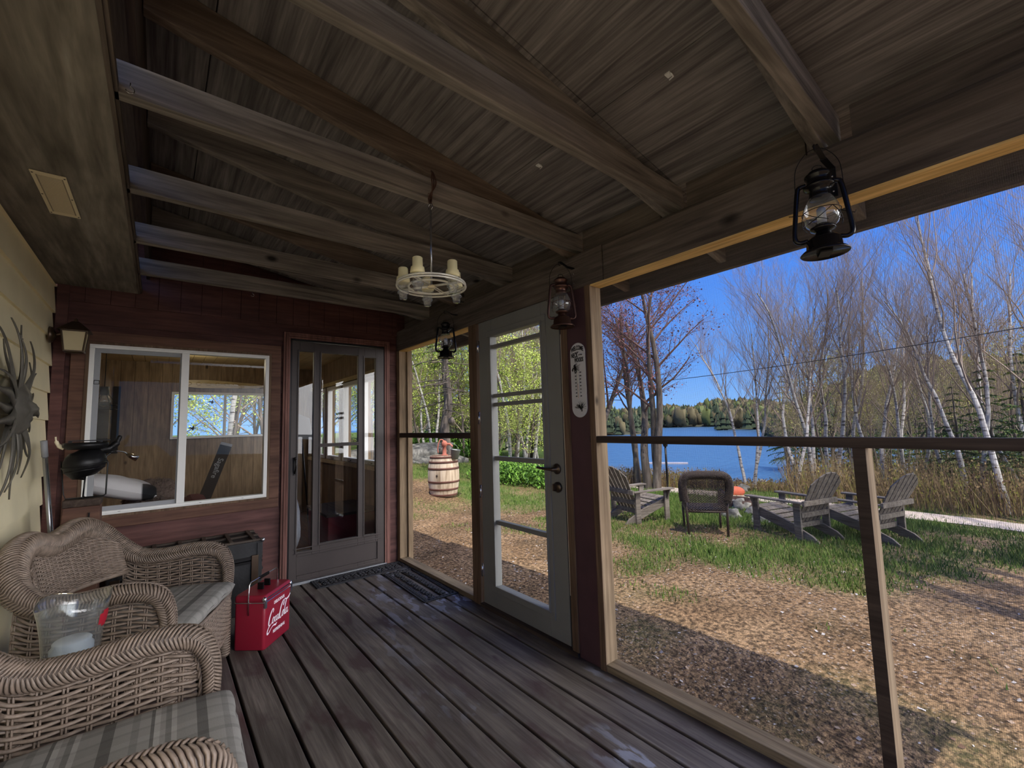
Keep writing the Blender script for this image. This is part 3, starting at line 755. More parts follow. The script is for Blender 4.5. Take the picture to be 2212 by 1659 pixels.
for xk in (T0+.02, .345, T1-.07): MB(ot).box(xk, xk+.045, TY0-.016, TY0-.001, .20, .40).build('latch', M['brass'], tr, bev=.003)
m = MB(ot)
for z in (.345, .375): m.box(T0, T1, TY0-.008, TY0, z, z+.016)
m.build('metal_band', M['black_metal'], tr)
for xk in (T0, T1):
    for z in (.012, TZ-.004): 
        m = MB(ot); m.ball((xk, TY0, z), .016, 10); m.build('corner_cap', M['steel'], tr)
m = MB(ot); m.tube(catmull([(T1+.002, TY0+.12, .27), (T1+.022, TY0+.14, .26), (T1+.022, TY0+.23, .26), (T1+.002, TY0+.25, .27)], 6), .008, 8); m.build('end_handle', M['trunk'], tr)

# ---- red picnic cooler
ca = atan2(.215, .185)
ck = empty('picnic_cooler', (.522, 3.024, 0), ca, 'red metal picnic cooler with white script lettering and chrome trim, on the deck', 'cooler')
# local axes: x along the lettered front, front faces -y
Lx, Ly, Hz = .286, .186, .312
def rrect(x0, x1, y0, y1, r, n=5):
    out = []
    for cx_, cy_, a0 in ((x1-r, y1-r, 0), (x0+r, y1-r, 90), (x0+r, y0+r, 180), (x1-r, y0+r, 270)):
        for k in range(n+1): a = radians(a0+90*k/n); out.append((cx_+r*cos(a), cy_+r*sin(a)))
    return out
m = MB(); rr = rrect(0, Lx, 0, Ly, .018); n = len(rr)
zs = [(0, .985), (.006, 1.0), (.262, 1.0), (.266, .99)]
for z, s_ in zs:
    for a, b in rr: m.v.append((Lx/2+(a-Lx/2)*s_, Ly/2+(b-Ly/2)*s_, z))
for i in range(len(zs)-1):
    for k in range(n): m.f.append((i*n+k, i*n+(k+1) % n, (i+1)*n+(k+1) % n, (i+1)*n+k)); m.sm.append(True); m.mi.append(0)
m.f.append(tuple(reversed(range(n)))); m.sm.append(False); m.mi.append(0)
m.f.append(tuple(len(m.v)-n+k for k in range(n))); m.sm.append(False); m.mi.append(0)
m.build('cooler_body', M['cooler_red'], ck)
m = MB(); zs = [(.270, 1.012), (.296, 1.012), (.304, .99), (.309, .94)]
for z, s_ in zs:
    for a, b in rr: m.v.append((Lx/2+(a-Lx/2)*s_, Ly/2+(b-Ly/2)*s_, z))
for i in range(len(zs)-1):
    for k in range(n): m.f.append((i*n+k, i*n+(k+1) % n, (i+1)*n+(k+1) % n, (i+1)*n+k)); m.sm.append(True); m.mi.append(0)
m.f.append(tuple(reversed(range(n)))); m.sm.append(False); m.mi.append(0)
m.f.append(tuple(len(m.v)-n+k for k in range(n))); m.sm.append(False); m.mi.append(0)
m.build('lid', M['cooler_red'], ck)
m = MB(); q = rrect(-.002, Lx+.002, -.002, Ly+.002, .019); m.tube([(a, b, .268) for a, b in q], .0035, 6, closed=True)
m.box(.02, Lx-.02, -.0045, -.001, .285, .292); m.build('chrome_trim', M['chrome'], ck)
for a, b in ((.004, .004), (Lx-.004, .004)):
    m = MB(); m.ball((a, b, .285), .013, 12, sc=(1, 1, 1.2)); m.box(a-.010, a+.010, b-.012, b-.004, .235, .285); m.build('corner_latch', M['chrome'], ck, bev=.003)
m = MB(); hy = Ly/2+.0; m.tube([(-.006, hy, .20), (-.010, hy, .30), (-.004, hy, .372), (.010, hy, .384), (Lx-.010, hy, .384), (Lx+.004, hy, .372), (Lx+.010, hy, .30), (Lx+.006, hy, .20)], .0035, 8)
m.build('bail_handle', M['chrome'], ck)
m = MB(); m.box(Lx*.33, Lx*.67, hy-.004, hy+.004, .372, .392); m.build('handle_grip', M['black_metal'], ck, bev=.002)
for u in (.36, .60): MB().box(Lx*u, Lx*(u+.04), hy-.018, hy+.018, .309, .350).build('lid_clip', M['black_metal'], ck, bev=.002)
fx, fy_ = V((1, 0, 0)), V((0, 0, 1))
m = MB(); add_text(m, 'DELICIOUS', .025, (Lx*.53, -.0012, .232), fx, fy_, .112, .0004); m.build('small_lettering', M['white_paint'], ck)
m = MB(); add_text(m, 'REFRESHING', .025, (Lx*.53, -.0012, .066), fx, fy_, .125, .0004); m.build('small_lettering', M['white_paint'], ck)
# script lettering drawn as brush strokes: (x, z, half width) in a 100 x 60 box
def stroke(mb, pts, sc, ox, oz):
    P = catmull([V((p[0], p[1], p[2])) for p in pts], 8); vs = []; n_ = len(P)
    for i, p in enumerate(P):
        d = P[min(i+1, n_-1)]-P[max(i-1, 0)]; t_ = V((d.x, d.y)).normalized() if (d.x or d.y) else V((1, 0)); nx, nz_ = -t_.y, t_.x
        w_ = max(.25, p.z); X, Z_ = p.x+p.y*.22, p.y
        for s_ in (1, -1): vs.append((ox+(X+nx*w_*s_)*sc, -.0016, oz+(Z_+nz_*w_*s_)*sc))
    mb.add(vs, [(2*i, 2*i+1, 2*i+3, 2*i+2) for i in range(n_-1)])
m = MB(); st = lambda *p: stroke(m, p, .00220, .038, .114)
st((14, 30, 1.2), (16, 36, 2), (12, 40, 1.6), (6, 34, 2.2), (1, 22, 2.8), (0, 8, 2.6), (5, 1, 1.6), (12, 3, 1), (19, 8, .8))              # first capital
st((5, 1, 1.4), (-2, -8, 1.8), (-1, -16, 2.4), (6, -16, 1.5), (16, -8, .8), (26, -5, 1.6), (36, -7, 2.4), (42, -4, .8))                  # tail under the word
st((22, 17, 1), (18, 13, 1.6), (17, 6, 1.8), (20, 2, 1.4), (24, 6, 1.2), (24, 14, 1.4), (21, 17, 1))
st((24, 14, .7), (29, 14, .8), (34, 16, 1))
st((35, 15, 1.2), (30, 12, 1.6), (29, 5, 1.8), (32, 2, 1.2), (37, 6, .8))
st((44, 15, 1), (39, 14, 1.6), (38, 5, 1.8), (41, 2, 1.2), (45, 8, 1), (47, 16, 1.2), (46, 6, 1.7), (49, 2, 1.2), (53, 6, .8))
st((66, 38, 1.2), (64, 33, 1), (66, 30, 1.4), (69, 35, 1.5), (67, 42, 1.6), (61, 42, 1.8), (55, 32, 2.4), (52, 18, 2.8), (53, 5, 2.4), (58, 1, 1.4), (64, 5, .9))
st((66, 42, 1), (72, 44, 1.6), (80, 41, 2), (90, 43, 2.4), (98, 50, 1.2))                                                              # ribbon over the top
st((70, 17, 1), (66, 13, 1.6), (65, 6, 1.8), (68, 2, 1.4), (72, 6, 1.2), (72, 14, 1.4), (69, 17, 1))
st((72, 12, .7), (76, 20, 1), (80, 36, 1.6), (78, 38, 1), (76, 26, 1.7), (76, 8, 1.9), (79, 2, 1.2), (82, 5, .8))
st((89, 15, 1), (84, 14, 1.6), (83, 5, 1.8), (86, 2, 1.2), (90, 8, 1), (92, 16, 1.2), (91, 6, 1.7), (94, 2, 1.2), (98, 6, .7))
m.build('script_lettering', M['white_paint'], ck)

# ---- scrollwork rubber door mats
def scroll_mat(label, loc, rz, L_, W_):
    o = empty('door_mat', loc, rz, label, 'mat', 'scrollwork rubber mats'); m = MB(); R_ = M['rubber']
    x0, x1, y0, y1 = -L_/2, L_/2, -W_/2, W_/2
    for a, b, c, d in ((x0, x1, y0, y0+.012), (x0, x1, y1-.012, y1), (x0, x0+.012, y0, y1), (x1-.012, x1, y0, y1)): m.box(a, b, c, d, 0, .008)
    for a, b, c, d in ((x0+.035, x1-.035, y0+.038, y0+.044), (x0+.035, x1-.035, y1-.044, y1-.038), (x0+.035, x0+.041, y0+.038, y1-.038), (x1-.041, x1-.035, y0+.038, y1-.038)): m.box(a, b, c, d, 0, .007)
    m.build('border', R_, o)
    m = MB()
    def spiral(cx_, cy_, r0, a0, turns, sg):
        pts = [V((cx_+r0*(1-.75*k/14)*cos(a0+sg*turns*2*pi*k/14), cy_+r0*(1-.75*k/14)*sin(a0+sg*turns*2*pi*k/14), .005)) for k in range(15)]
        m.tube(pts, [.0042]*10+[.005]*5, 5, flat=1.0); m.ball(pts[-1], .006, 6, sc=(1, 1, .8))
    k = 0; s_ = .026; xx = x0+.024
    while xx < x1-.02:
        for yy, fl in ((y0+.024, 1), (y1-.024, -1)): spiral(xx, yy, .014, pi*(k % 2), 1.1, 1 if k % 2 else -1)
        xx += s_; k += 1
    yy = y0+.05
    while yy < y1-.04: spiral(x0+.023, yy, .012, 0, 1.1, 1); spiral(x1-.023, yy, .012, pi, 1.1, -1); yy += .028
    nx, ny = max(3, int((L_-.1)/.062)), max(2, int((W_-.1)/.062))
    for i in range(nx):
        for j in range(ny):
            cx_ = x0+.055+(L_-.11)*(i+.5)/nx; cy_ = y0+.05+(W_-.10)*(j+.5)/ny; sg = 1 if (i+j) % 2 else -1
            spiral(cx_-.012*sg, cy_+.010, .021, 0 if sg > 0 else pi, 1.25, sg); spiral(cx_+.012*sg, cy_-.010, .019, pi if sg > 0 else 0, 1.2, -sg)
            m.tube([(cx_-.025, cy_-.020*sg, .004), (cx_, cy_, .005), (cx_+.025, cy_+.020*sg, .004)], .004, 5)
    m.build('scrollwork', R_, o)
    return o
scroll_mat('long black scrollwork rubber mat lying along the foot of the brown storm door', (1.435, 3.945, .001), radians(-1), .80, .225)
scroll_mat('black scrollwork rubber mat lying along the sill of the small screened opening', (1.697, 3.385, .001), radians(88.5), .80, .285)

# ---- hurricane lanterns hung from brackets on the header
def tubeloop(m, pts, r, k=6): m.tube(catmull(pts, k), r, 10)
def lantern(label, loc, rz, metal, glow=None):
    """base of the lantern sits at z=0 of the root, bail top at z=.36"""
    o = empty('hurricane_lantern', loc, rz, label, 'lantern', 'hanging hurricane lanterns')
    MBs = MB(); MBs.lathe([(.0, .004), (.064, .004), (.066, 0), (.0685, .003), (.060, .012), (.050, .018), (.047, .048), (.040, .056), (.026, .060), (.022, .070), (.018, .078), (0, .078)], (0, 0, 0), 36); MBs.build('fuel_tank', metal, o)
    m = MB(); m.box(-.030, .030, -.016, .016, -.0015, .003); m.build('solar_cell', M['black_paint'] if metal is not M['copper'] else M['black_metal'], o)
    m = MB(); m.lathe([(.020, .076), (.034, .082), (.036, .088), (.024, .090), (.020, .100), (.0, .101)], (0, 0, 0), 28); m.build('burner', metal, o)
    m = MB(); m.lathe([(.028, .086), (.044, .100), (.0515, .126), (.050, .152), (.038, .180), (.031, .192)], (0, 0, 0), 32); m.build('glass_globe', M['clear'], o)
    m = MB(); m.lathe([(.028, .186), (.032, .190), (.030, .196), (.028, .214), (.036, .220), (.043, .226), (.044, .231), (.033, .236), (.033, .258), (.038, .262), (.038, .268), (.026, .274), (.026, .279), (.010, .283), (0, .283)], (0, 0, 0), 32); m.build('chimney_cap', metal, o)
    for sg in (1, -1):
        m = MB(); tubeloop(m, [(0, sg*.044, .052), (0, sg*.066, .050), (0, sg*.078, .070), (0, sg*.070, .15), (0, sg*.060, .226), (0, sg*.050, .238), (0, sg*.036, .240)], .0075)
        m.build('side_tube', metal, o)
    m = MB(); cr = .0535
    m.tube([(cr*cos(a*pi/14), cr*sin(a*pi/14), .140) for a in range(28)], .0013, 5, closed=True)
    for a in range(4):
        t0 = a*pi/2+.4; m.tube([((cr+.001)*cos(t0+s_*1.3/8), (cr+.001)*sin(t0+s_*1.3/8), .140-.045*s_/8-.006*sin(pi*s_/8)) for s_ in range(9)], .0012, 5)
        m.tube([((cr+.001)*cos(t0-s_*1.3/8), (cr+.001)*sin(t0-s_*1.3/8), .140-.045*s_/8-.006*sin(pi*s_/8)) for s_ in range(9)], .0012, 5)
    m.tube([(0, .045, .140), (0, .090, .146)], .0015, 5); m.tube([(0, -.045, .140), (0, -.088, .120), (.004, -.092, .128)], .0015, 5)
    m.build('wire_guard', metal, o)
    m = MB(); tubeloop(m, [(0, -.066, .225), (0, -.060, .30), (0, -.030, .348), (0, 0, .360), (0, .030, .348), (0, .060, .30), (0, .066, .225)], .0013, 8)
    tubeloop(m, [(.0, -.012, .282), (0, -.013, .296), (0, 0, .302), (0, .013, .296), (0, .012, .282)], .0013, 6)
    m.build('bail', M['black_metal'], o)
    m = MB(); m.lathe([(0, .100), (.013, .100), (.013, .150), (.009, .156), (0, .156)], (0, 0, 0), 16)
    m.build('lamp_core', glow or plain('frosted_lamp_core', rgb(150, 155, 165), .4), o)
    return o
def bracket(label, x, y, z, twist=0):
    """iron arm screwed to the header face, reaching into the porch"""
    o = empty('lantern_bracket', (XR+.006, y, z), 0, label, 'bracket', 'iron lantern brackets'); m = MB(); L_ = XR+.006-x
    m.box(-.0045, 0, -.011, .011, -.105, .004); m.box(-L_*.55, 0, -.010, .010, 0, .004)
    m.bar((-L_*.5, 0, .003), (-L_, 0, .020), .016, .004); m.tube([(-L_, 0, .020), (-L_-.012, 0, .016), (-L_-.012, 0, .002), (-L_, 0, -.002)], .003, 6)
    m.build('bracket_arm', M['iron'], o, bev=.001)
    for zz in (-.03, -.085): MB().ball((-.0055, 0, zz), .004, 8).build('screw', M['steel'], o)
    return o
LZ = [(1.663, .420, 1.80), (1.722, 1.668, 1.806), (1.722, 2.935, 1.806)]
lb = plain('glossy_black_lantern', rgb(26, 24, 26), .22, .4)
lantern('black hurricane lantern hanging under the pale joist before the big screened opening', LZ[0], radians(25), lb)
lantern('copper hurricane lantern hanging beside the white door over the thermometer', LZ[1], radians(62), M['copper'])
lantern('small dark hurricane lantern hanging in front of the narrow screened opening', LZ[2], radians(70), lb, plain('bright_lamp_core', rgb(200, 205, 222), .3))
for (x_, y_, z_), lab in zip(LZ, ('iron bracket on the header holding the black lantern', 'iron bracket on the header holding the copper lantern', 'iron bracket on the header holding the small dark lantern')):
    bracket(lab, x_, y_, z_+.353)

# ---- wagon-wheel chandelier with insulator cups and candles
CX, CY, CZ = .904, 1.655, 1.885
chd = empty('wheel_chandelier', (CX, CY, CZ), radians(12), 'pale metal wheel chandelier with glass cups hanging from the fourth joist', 'chandelier')
m = MB(); RO, RI = .148, .098
ring = lambda r, z: [(r*cos(2*pi*k/48), r*sin(2*pi*k/48), z) for k in range(48)]
m.tube(ring(RO, 0), .0042, 8, closed=True); m.tube(ring(RO-.002, .011), .0042, 8, closed=True); m.build('outer_ring', M['white_metal'], chd)
m = MB(); m.tube(ring(RI, 0), .0048, 8, closed=True); m.build('inner_ring', M['white_metal'], chd)
for k in range(4):
    a = k*pi/2+.35; m = MB()
    for d in (-.006, .006): m.tube([(d*-sin(a), d*cos(a), .004), (RO*cos(a)-d*sin(a), RO*sin(a)+d*cos(a), .004)], .0030, 6)
    m.build('spoke', M['white_metal'], chd)
MB().lathe([(0, -.004), (.018, -.004), (.018, .006), (0, .006)], (0, 0, 0), 20).build('hub', M['cream_metal'], chd)
MB().tube([(0, 0, .004), (0, 0, .352)], .0042, 8).build('stem', M['steel'], chd)
m = MB(); m.tube([(.0, .013*cos(2*pi*k/20), .365+.015*sin(2*pi*k/20)) for k in range(20)], .002, 6, closed=True); m.build('ring_eye', M['steel'], chd)
m = MB()
for k in range(3):
    pts = [(.004*k-.006, -.012+.010*k, .378), (.010-.008*k, .004, .41), (-.006+.01*k, .002*k-.02, .452+.004*k), (-.008+.012*k, -.018, .49), (.004*k, -.012, .52), (.006+.002*k, .0, .535)]
    m.tube(catmull(pts, 6), .0032, 6)
m.tube([(-.02-.012*cos(a*.5), -.02, .40+.012*sin(a*.5)) for a in range(13)], .0012, 5)
m.build('hanging_cord', plain('brown_leather_cord', rgb(70, 46, 36), .7), chd)
for k in range(5):
    a = k*2*pi/5+1.02; r = (RO+RI)/2; ins = empty('x', (0, 0, 0)); bpy.data.objects.remove(ins)
    m = MB(); c = (r*cos(a), r*sin(a), 0)
    m.lathe([(0, -.052), (.014, -.052), (.017, -.046), (.017, -.030), (.024, -.026), (.025, -.020), (.019, -.014), (.020, .004), (.030, .010), (.031, .016), (.024, .020), (.021, .034), (0, .034)], c, 24)
    cup = m.build('insulator_cup', M['clear'], chd)
    m = MB(); m.lathe([(0, .020), (.029, .020), (.030, .026), (.027, .046), (.0215, .050), (.0205, .086), (.017, .089), (0, .084)], c, 24, ax=None); m.build('candle', M['candle'], chd)

# ---- thermometer sign on the plum post
sy, sz0, sz1, sw = 1.662, 1.305, 1.727, .112
sg = empty('thermometer_sign', (XR+.003, sy, sz0), 0, 'white oval-ended thermometer sign with pine sprigs and black lettering on the plum post', 'sign')
m = MB(); pts = []; R_ = sw/2; H_ = sz1-sz0
for k in range(17): a = pi*k/16; pts.append((0, R_*cos(a), H_-R_+R_*sin(a)))
for k in range(17): a = pi+pi*k/16; pts.append((0, R_*cos(a), R_+R_*sin(a)))
m.prism(pts, (-.006, 0, 0)); m.build('sign_plate', M['sign'], sg, bev=.0015)
XL, ZU = V((0, -1, 0)), V((0, 0, 1)); fx0 = -.0072
m = MB(); add_text(m, 'WELCOME', .036, (fx0, 0, H_-.030), XL, ZU, .092, .0008, warp=lambda x, y: (x, y-.012*(x/.045)**2))
add_text(m, 'to our', .011, (fx0, .004, H_-.053), XL, ZU); add_text(m, 'NECK', .036, (fx0, .022, H_-.071), XL, ZU, .050, .0008)
add_text(m, 'of the', .012, (fx0, -.022, H_-.070), XL, ZU); add_text(m, 'WOODS', .036, (fx0, -.010, H_-.099), XL, ZU, .066, .0008)
m.build('lettering', M['black_paint'], sg); m = MB()
for k in range(8):
    add_text(m, str(50-10*k), .010, (fx0, .019, .252-.019*k), XL, ZU); add_text(m, str(120-20*k), .010, (fx0, -.016, .252-.019*k), XL, ZU)
for k in range(30): m.box(fx0-.0003, fx0+.0003, .006, .009, .118+.0048*k, .1188+.0048*k); m.box(fx0-.0003, fx0+.0003, -.009, -.006, .118+.0048*k, .1188+.0048*k)
m.build('scale_numbers', M['black_paint'], sg)
rnd = random.Random(8)
for (cy_, cz_, n_, d0, sp) in ((.028, .283, 46, 0, 2.9), (-.012, .052, 60, 1.2, 3.4)):
    m = MB()
    for k in range(n_):
        a = d0+rnd.uniform(-sp, sp)/2+(-.2 if d0 == 0 else .3); l_ = rnd.uniform(.022, .050); y1_, z1_ = cy_-l_*cos(a), cz_+l_*sin(a)*.8
        if abs(y1_) < R_-.004 and .012 < z1_ < H_-.02: m.bar((fx0, cy_, cz_), (fx0, y1_, z1_), .0009, .0006, (1, 0, 0))
    for k in range(9): m.ball((fx0+.0005, cy_+rnd.uniform(-.014, .014), cz_+rnd.uniform(-.015, .018)), .0055, 6, sc=(.15, 1, 1.2))
    m.build('pine_sprig', M['black_paint'], sg)
MB().box(fx0-.004, fx0, -.0028, .0028, .105, .262).build('thermometer_tube', M['white_metal'], sg, bev=.001)
MB().box(fx0-.0045, fx0-.004, -.0008, .0008, .108, .19).build('thermometer_fluid', plain('red_fluid', rgb(150, 30, 30), .4), sg)

# ---- lantern sconce on the cream wall
o = empty('wall_lantern', (-.556, 3.90, 1.80), 0, 'bronze wall lantern with frosted panes and peaked roof in the corner', 'lamp'); ol = V((-.556, 3.90, 1.80))
m = MB(); m.lathe([(0, 0), (.052, 0), (.048, .014), (.030, .022), (.014, .030), (0, .03)], (0, .0, .12), 20, ax=(1, 0, 0)); m.build('wall_plate', M['brass'], o)
m = MB(); m.tube(catmull([(.03, 0, .12), (.06, 0, .135), (.09, 0, .165), (.115, 0, .175)], 5), .009, 8); m.build('arm', M['brass'], o)
pc = (.115, 0); m = MB()
q = lambda s_, z: [(pc[0]+s_*a, pc[1]+s_*b, z) for a, b in ((1, 1), (-1, 1), (-1, -1), (1, -1))]
a_, b_ = q(.078, .150), q(.016, .215)
m.add(a_+b_, [(0, 1, 5, 4), (1, 2, 6, 5), (2, 3, 7, 6), (3, 0, 4, 7), (4, 5, 6, 7), (3, 2, 1, 0)]); m.lathe([(.012, .215), (.006, .235), (0, .238)], (pc[0], 0, 0), 12); m.build('lantern_roof', M['brass'], o, bev=.002)
m = MB(); t0, t1 = q(.058, .148), q(.044, .02)
for k in range(4): m.bar(t0[k], t1[k], .007, .007)
for k in range(4): m.bar(t1[k], t1[(k+1) % 4], .008, .008); m.bar(t0[k], t0[(k+1) % 4], .008, .008)
m.build('lantern_frame', M['brass'], o)
t0, t1 = q(.055, .146), q(.042, .022)
frost = plain('frosted_cream_glass', rgb(190, 176, 140), .5)
for k in range(4): MB().quad(t0[k], t0[(k+1) % 4], t1[(k+1) % 4], t1[k]).build('pane', frost, o)

# ---- metal sun sculpture on the cream wall
SX, SY, SZ = -.520, 3.045, 1.42
o = empty('sun_sculpture', (-.552, SY, SZ), 0, 'grey metal sun with wavy rays and a bearded face on the cream wall', 'sculpture'); rnd = random.Random(3)
for k in range(26):
    a = 2*pi*k/26+rnd.uniform(-.06, .06); L_ = (.30 if k % 2 else .385)*rnd.uniform(.85, 1.08); wv = rnd.choice((-1, 1))*.020; m = MB(); vs = []; fs = []; N = 14; w0 = .036 if k % 2 == 0 else .027
    bx = .022+rnd.uniform(-.004, .014)
    for i in range(N+1):
        f = i/N; r = .07+(L_-.0)*f; off = wv*sin(f*2*pi*1.0)*f; w_ = w0*(1-f)**.7*(1+.2*sin(f*6)); x_ = bx+.030*sin(f*pi)*(.5+.5*cos(k*1.7))-.01*f
        c_ = V((x_, r*cos(a)-off*sin(a), r*sin(a)+off*cos(a))); t_ = V((0, -sin(a), cos(a)))
        vs += [c_-t_*w_, c_+V((.009*(1-f), 0, 0)), c_+t_*w_, c_-V((.006, 0, 0))]
    for i in range(N):
        for j in range(4): fs.append((i*4+j, i*4+(j+1) % 4, (i+1)*4+(j+1) % 4, (i+1)*4+j))
    m.add(vs, fs, True); m.build('ray', M['sun_metal'], o)
m = MB(); vs = []; fs = []; N = 28
for i in range(N//2+1):
    for j in range(N):
        r = .118*i/(N//2); a = 2*pi*j/N; y_, z_ = r*cos(a), r*sin(a)*1.15; x_ = .018+.055*sqrt(max(0, 1-(r/.12)**2))
        g = lambda cy, cz, s_, h: h*math.exp(-((y_-cy)**2+(z_-cz)**2)/s_**2)
        x_ += g(0, -.005, .020, .030)+g(0, .02, .012, .012)+g(.04, .035, .020, -.012)+g(-.04, .035, .020, -.012)+g(.04, .036, .010, .010)+g(-.04, .036, .010, .010)+g(.035, .06, .018, .010)+g(-.035, .06, .018, .010)
        x_ += g(.05, -.015, .025, .010)+g(-.05, -.015, .025, .010)+g(0, -.045, .016, .008)+g(.016, -.05, .012, .006)+g(-.016, -.05, .012, .006)+g(0, -.062, .010, -.006)+g(0, -.085, .03, .014)
        if z_ < -.05: x_ += .005*sin(y_*220)
        vs.append((x_, y_, z_))
for i in range(N//2):
    for j in range(N): fs.append((i*N+j, (i+1)*N+j, (i+1)*N+(j+1) % N, i*N+(j+1) % N))
m.add(vs, fs, True); m.build('face', M['sun_metal'], o)

# ---- soffit vent
o = empty('soffit_vent', (-.368, 2.555, 2.292), 0, 'cream metal vent with a perforated panel on the soffit', 'vent'); m = MB()
m.box(-.05, -.038, -.21, .21, -.004, 0); m.box(.038, .05, -.21, .21, -.004, 0); m.box(-.038, .038, -.21, -.185, -.004, 0); m.box(-.038, .038, .185, .21, -.004, 0)
m.build('vent_frame', M['cream_metal'], o, bev=.001)
m = MB(); m.box(-.038, .038, -.185, .185, -.0015, 0)
m.build('vent_panel', M['vent_mesh'], o)
m = MB()
for i in range(46): m.box(-.034, .034, -.180+.008*i, -.177+.008*i, -.0026, -.0014)
m.build('vent_louvre', M['cream_metal'], o)
for x_ in (-.044, .044):
    for y_ in (-.195, 0, .195): MB().ball((x_, y_, -.004), .0035, 8, sc=(1, 1, .5)).build('screw', M['black_metal'], o)

# ---- aluminium pole with a grey cap leaning in the corner
m = MB((-.50, 3.80, 0)); m.tube([(-.42, 3.86, 0), (-.50, 3.62, 1.17)], .012, 12)
o = m.build('broom_pole', M['steel']); tag(o, 'silver pole with a grey end cap leaning in the corner by the cream wall', 'pole')
m = MB((-.50, 3.80, 0)); m.tube([(-.50, 3.62, 1.17), (-.5065, 3.601, 1.26)], .0145, 12); m.build('end_cap', M['sash_grey'], o)

# ---- black cast-iron figure on a wire stand, and the wooden box under it
BX, BY = -.335, 3.62
o = empty('wooden_stand', (BX, BY, 0), 0, 'narrow brown wooden stand in the corner under the black iron figure', 'stand')
m = MB(); 
m.prism([(-.115, -.075, 0), (.095, -.075, 0), (.080, -.06, .875), (-.075, -.06, .875)], (0, .135, 0)); m.build('stand_body', M['win_trim'], o, bev=.004)
m = MB(); m.box(-.078, .083, -.070, .080, .876, .918); m.build('stand_top', M['ledger'], o, bev=.006)
MB().box(.032, .040, -.079, -.072, .70, .84).build('slot', M['black_metal'], o)
o = empty('iron_figure', (BX, BY, .9185), 0, 'black cast iron horned figure on a wire frame before the window', 'ornament'); I = M['iron']
m = MB(); vs = []; N = 20
for i in range(13):
    t_ = pi*i/12
    for j in range(N):
        a = 2*pi*j/N; rb = .094*sin(t_)*(1+.035*sin(a*2+t_*3)); z = .205-.085*cos(t_)*1.05+.004*sin(9*t_)
        vs.append((rb*cos(a)*1.05, rb*sin(a), z+.012*cos(a)))
fs = [(i*N+j, (i+1)*N+j, (i+1)*N+(j+1) % N, i*N+(j+1) % N) for i in range(12) for j in range(N)]
m.add(vs, [tuple(reversed(f)) for f in fs], True); m.build('body', I, o)
m = MB()
for k in range(4): m.tube([((.098-.010*abs(k-1.2))*cos(a*pi/9), (.095-.010*abs(k-1.2))*sin(a*pi/9), .165+.026*k+.012*cos(a*pi/9)) for a in range(18)], .005, 6, closed=True)
m.build('body_band', I, o)
m = MB(); m.lathe([(.0, .285), (.080, .285), (.100, .300), (.100, .322), (.092, .324), (.088, .304), (0, .300)], (0, 0, 0), 24); m.build('bowl_rim', I, o)
m = MB(); m.box(-.07, .105, -.02, .02, .332, .338); m.box(-.075, -.06, -.006, .006, .31, .335); m.box(.06, .07, -.006, .006, .31, .335); m.build('top_plate', I, o)
m = MB(); m.tube(catmull([(.06, 0, .275), (.105, 0, .285), (.135, 0, .315), (.150, 0, .36)], 6), [.024]*7+[.019]*6+[.012]*5+[.006], 10); m.build('horn', I, o)
m = MB(); m.tube(catmull([(-.09, 0, .295), (-.112, 0, .31), (-.124, 0, .335), (-.128, 0, .362)], 5), [.012]*6+[.009]*5+[.004]*5, 8); m.build('horn', M['cream_metal'], o)
m = MB(); m.tube([(.05, .02, .262), (.115, .02, .262), (.135, .02, .264)], [.012, .008, .002], 8); m.build('snout', I, o)
m = MB(); m.tube([(.0, .0, .003), (.088, 0, .003), (.098, 0, .012), (.100, 0, .20), (.085, 0, .235)], .004, 8); m.tube([(0, 0, .003), (-.072, 0, .003), (-.082, 0, .03), (-.100, 0, .22)], .003, 8)
m.tube([(.0, -.05, .003), (.0, .05, .003)], .004, 8); m.tube([(0, 0, .003), (0.005, 0, .13)], .004, 8); m.build('wire_frame', I, o)

# ---- small fittings on the ceiling
for (x_, y_), lab in (((1.373, .756), 'white cable clip on the roof boards above the big opening'), ((1.370, 1.44), 'small white cable clip on the roof boards behind the bright joist')):
    z_ = zroof(x_); m = MB((x_, y_, z_)); m.box(x_-.012, x_+.012, y_-.010, y_+.010, z_-.006, z_-.001); m.tube([(x_-.010, y_-.012, z_-.010), (x_+.010, y_-.012, z_-.012), (x_+.012, y_+.006, z_-.014)], .003, 6)
    o = m.build('cable_clip', M['white_frame']); tag(o, lab, 'clip', 'cable clips on the roof boards')
for (x_, y_, z_), lab in (((-.10, 1.60, 2.2995), 'small cup hook under the joist at the soffit edge'), ((.50, 3.62, 2.2995), 'small cup hook under the joist nearest the end wall')):
    m = MB((x_, y_, z_)); m.tube([(x_, y_, z_), (x_, y_, z_-.012)]+[(x_+.010*sin(a*.5), y_, z_-.022+.010*cos(a*.5)) for a in range(10)], .0015, 6)
    o = m.build('cup_hook', M['steel']); tag(o, lab, 'hook', 'cup hooks')

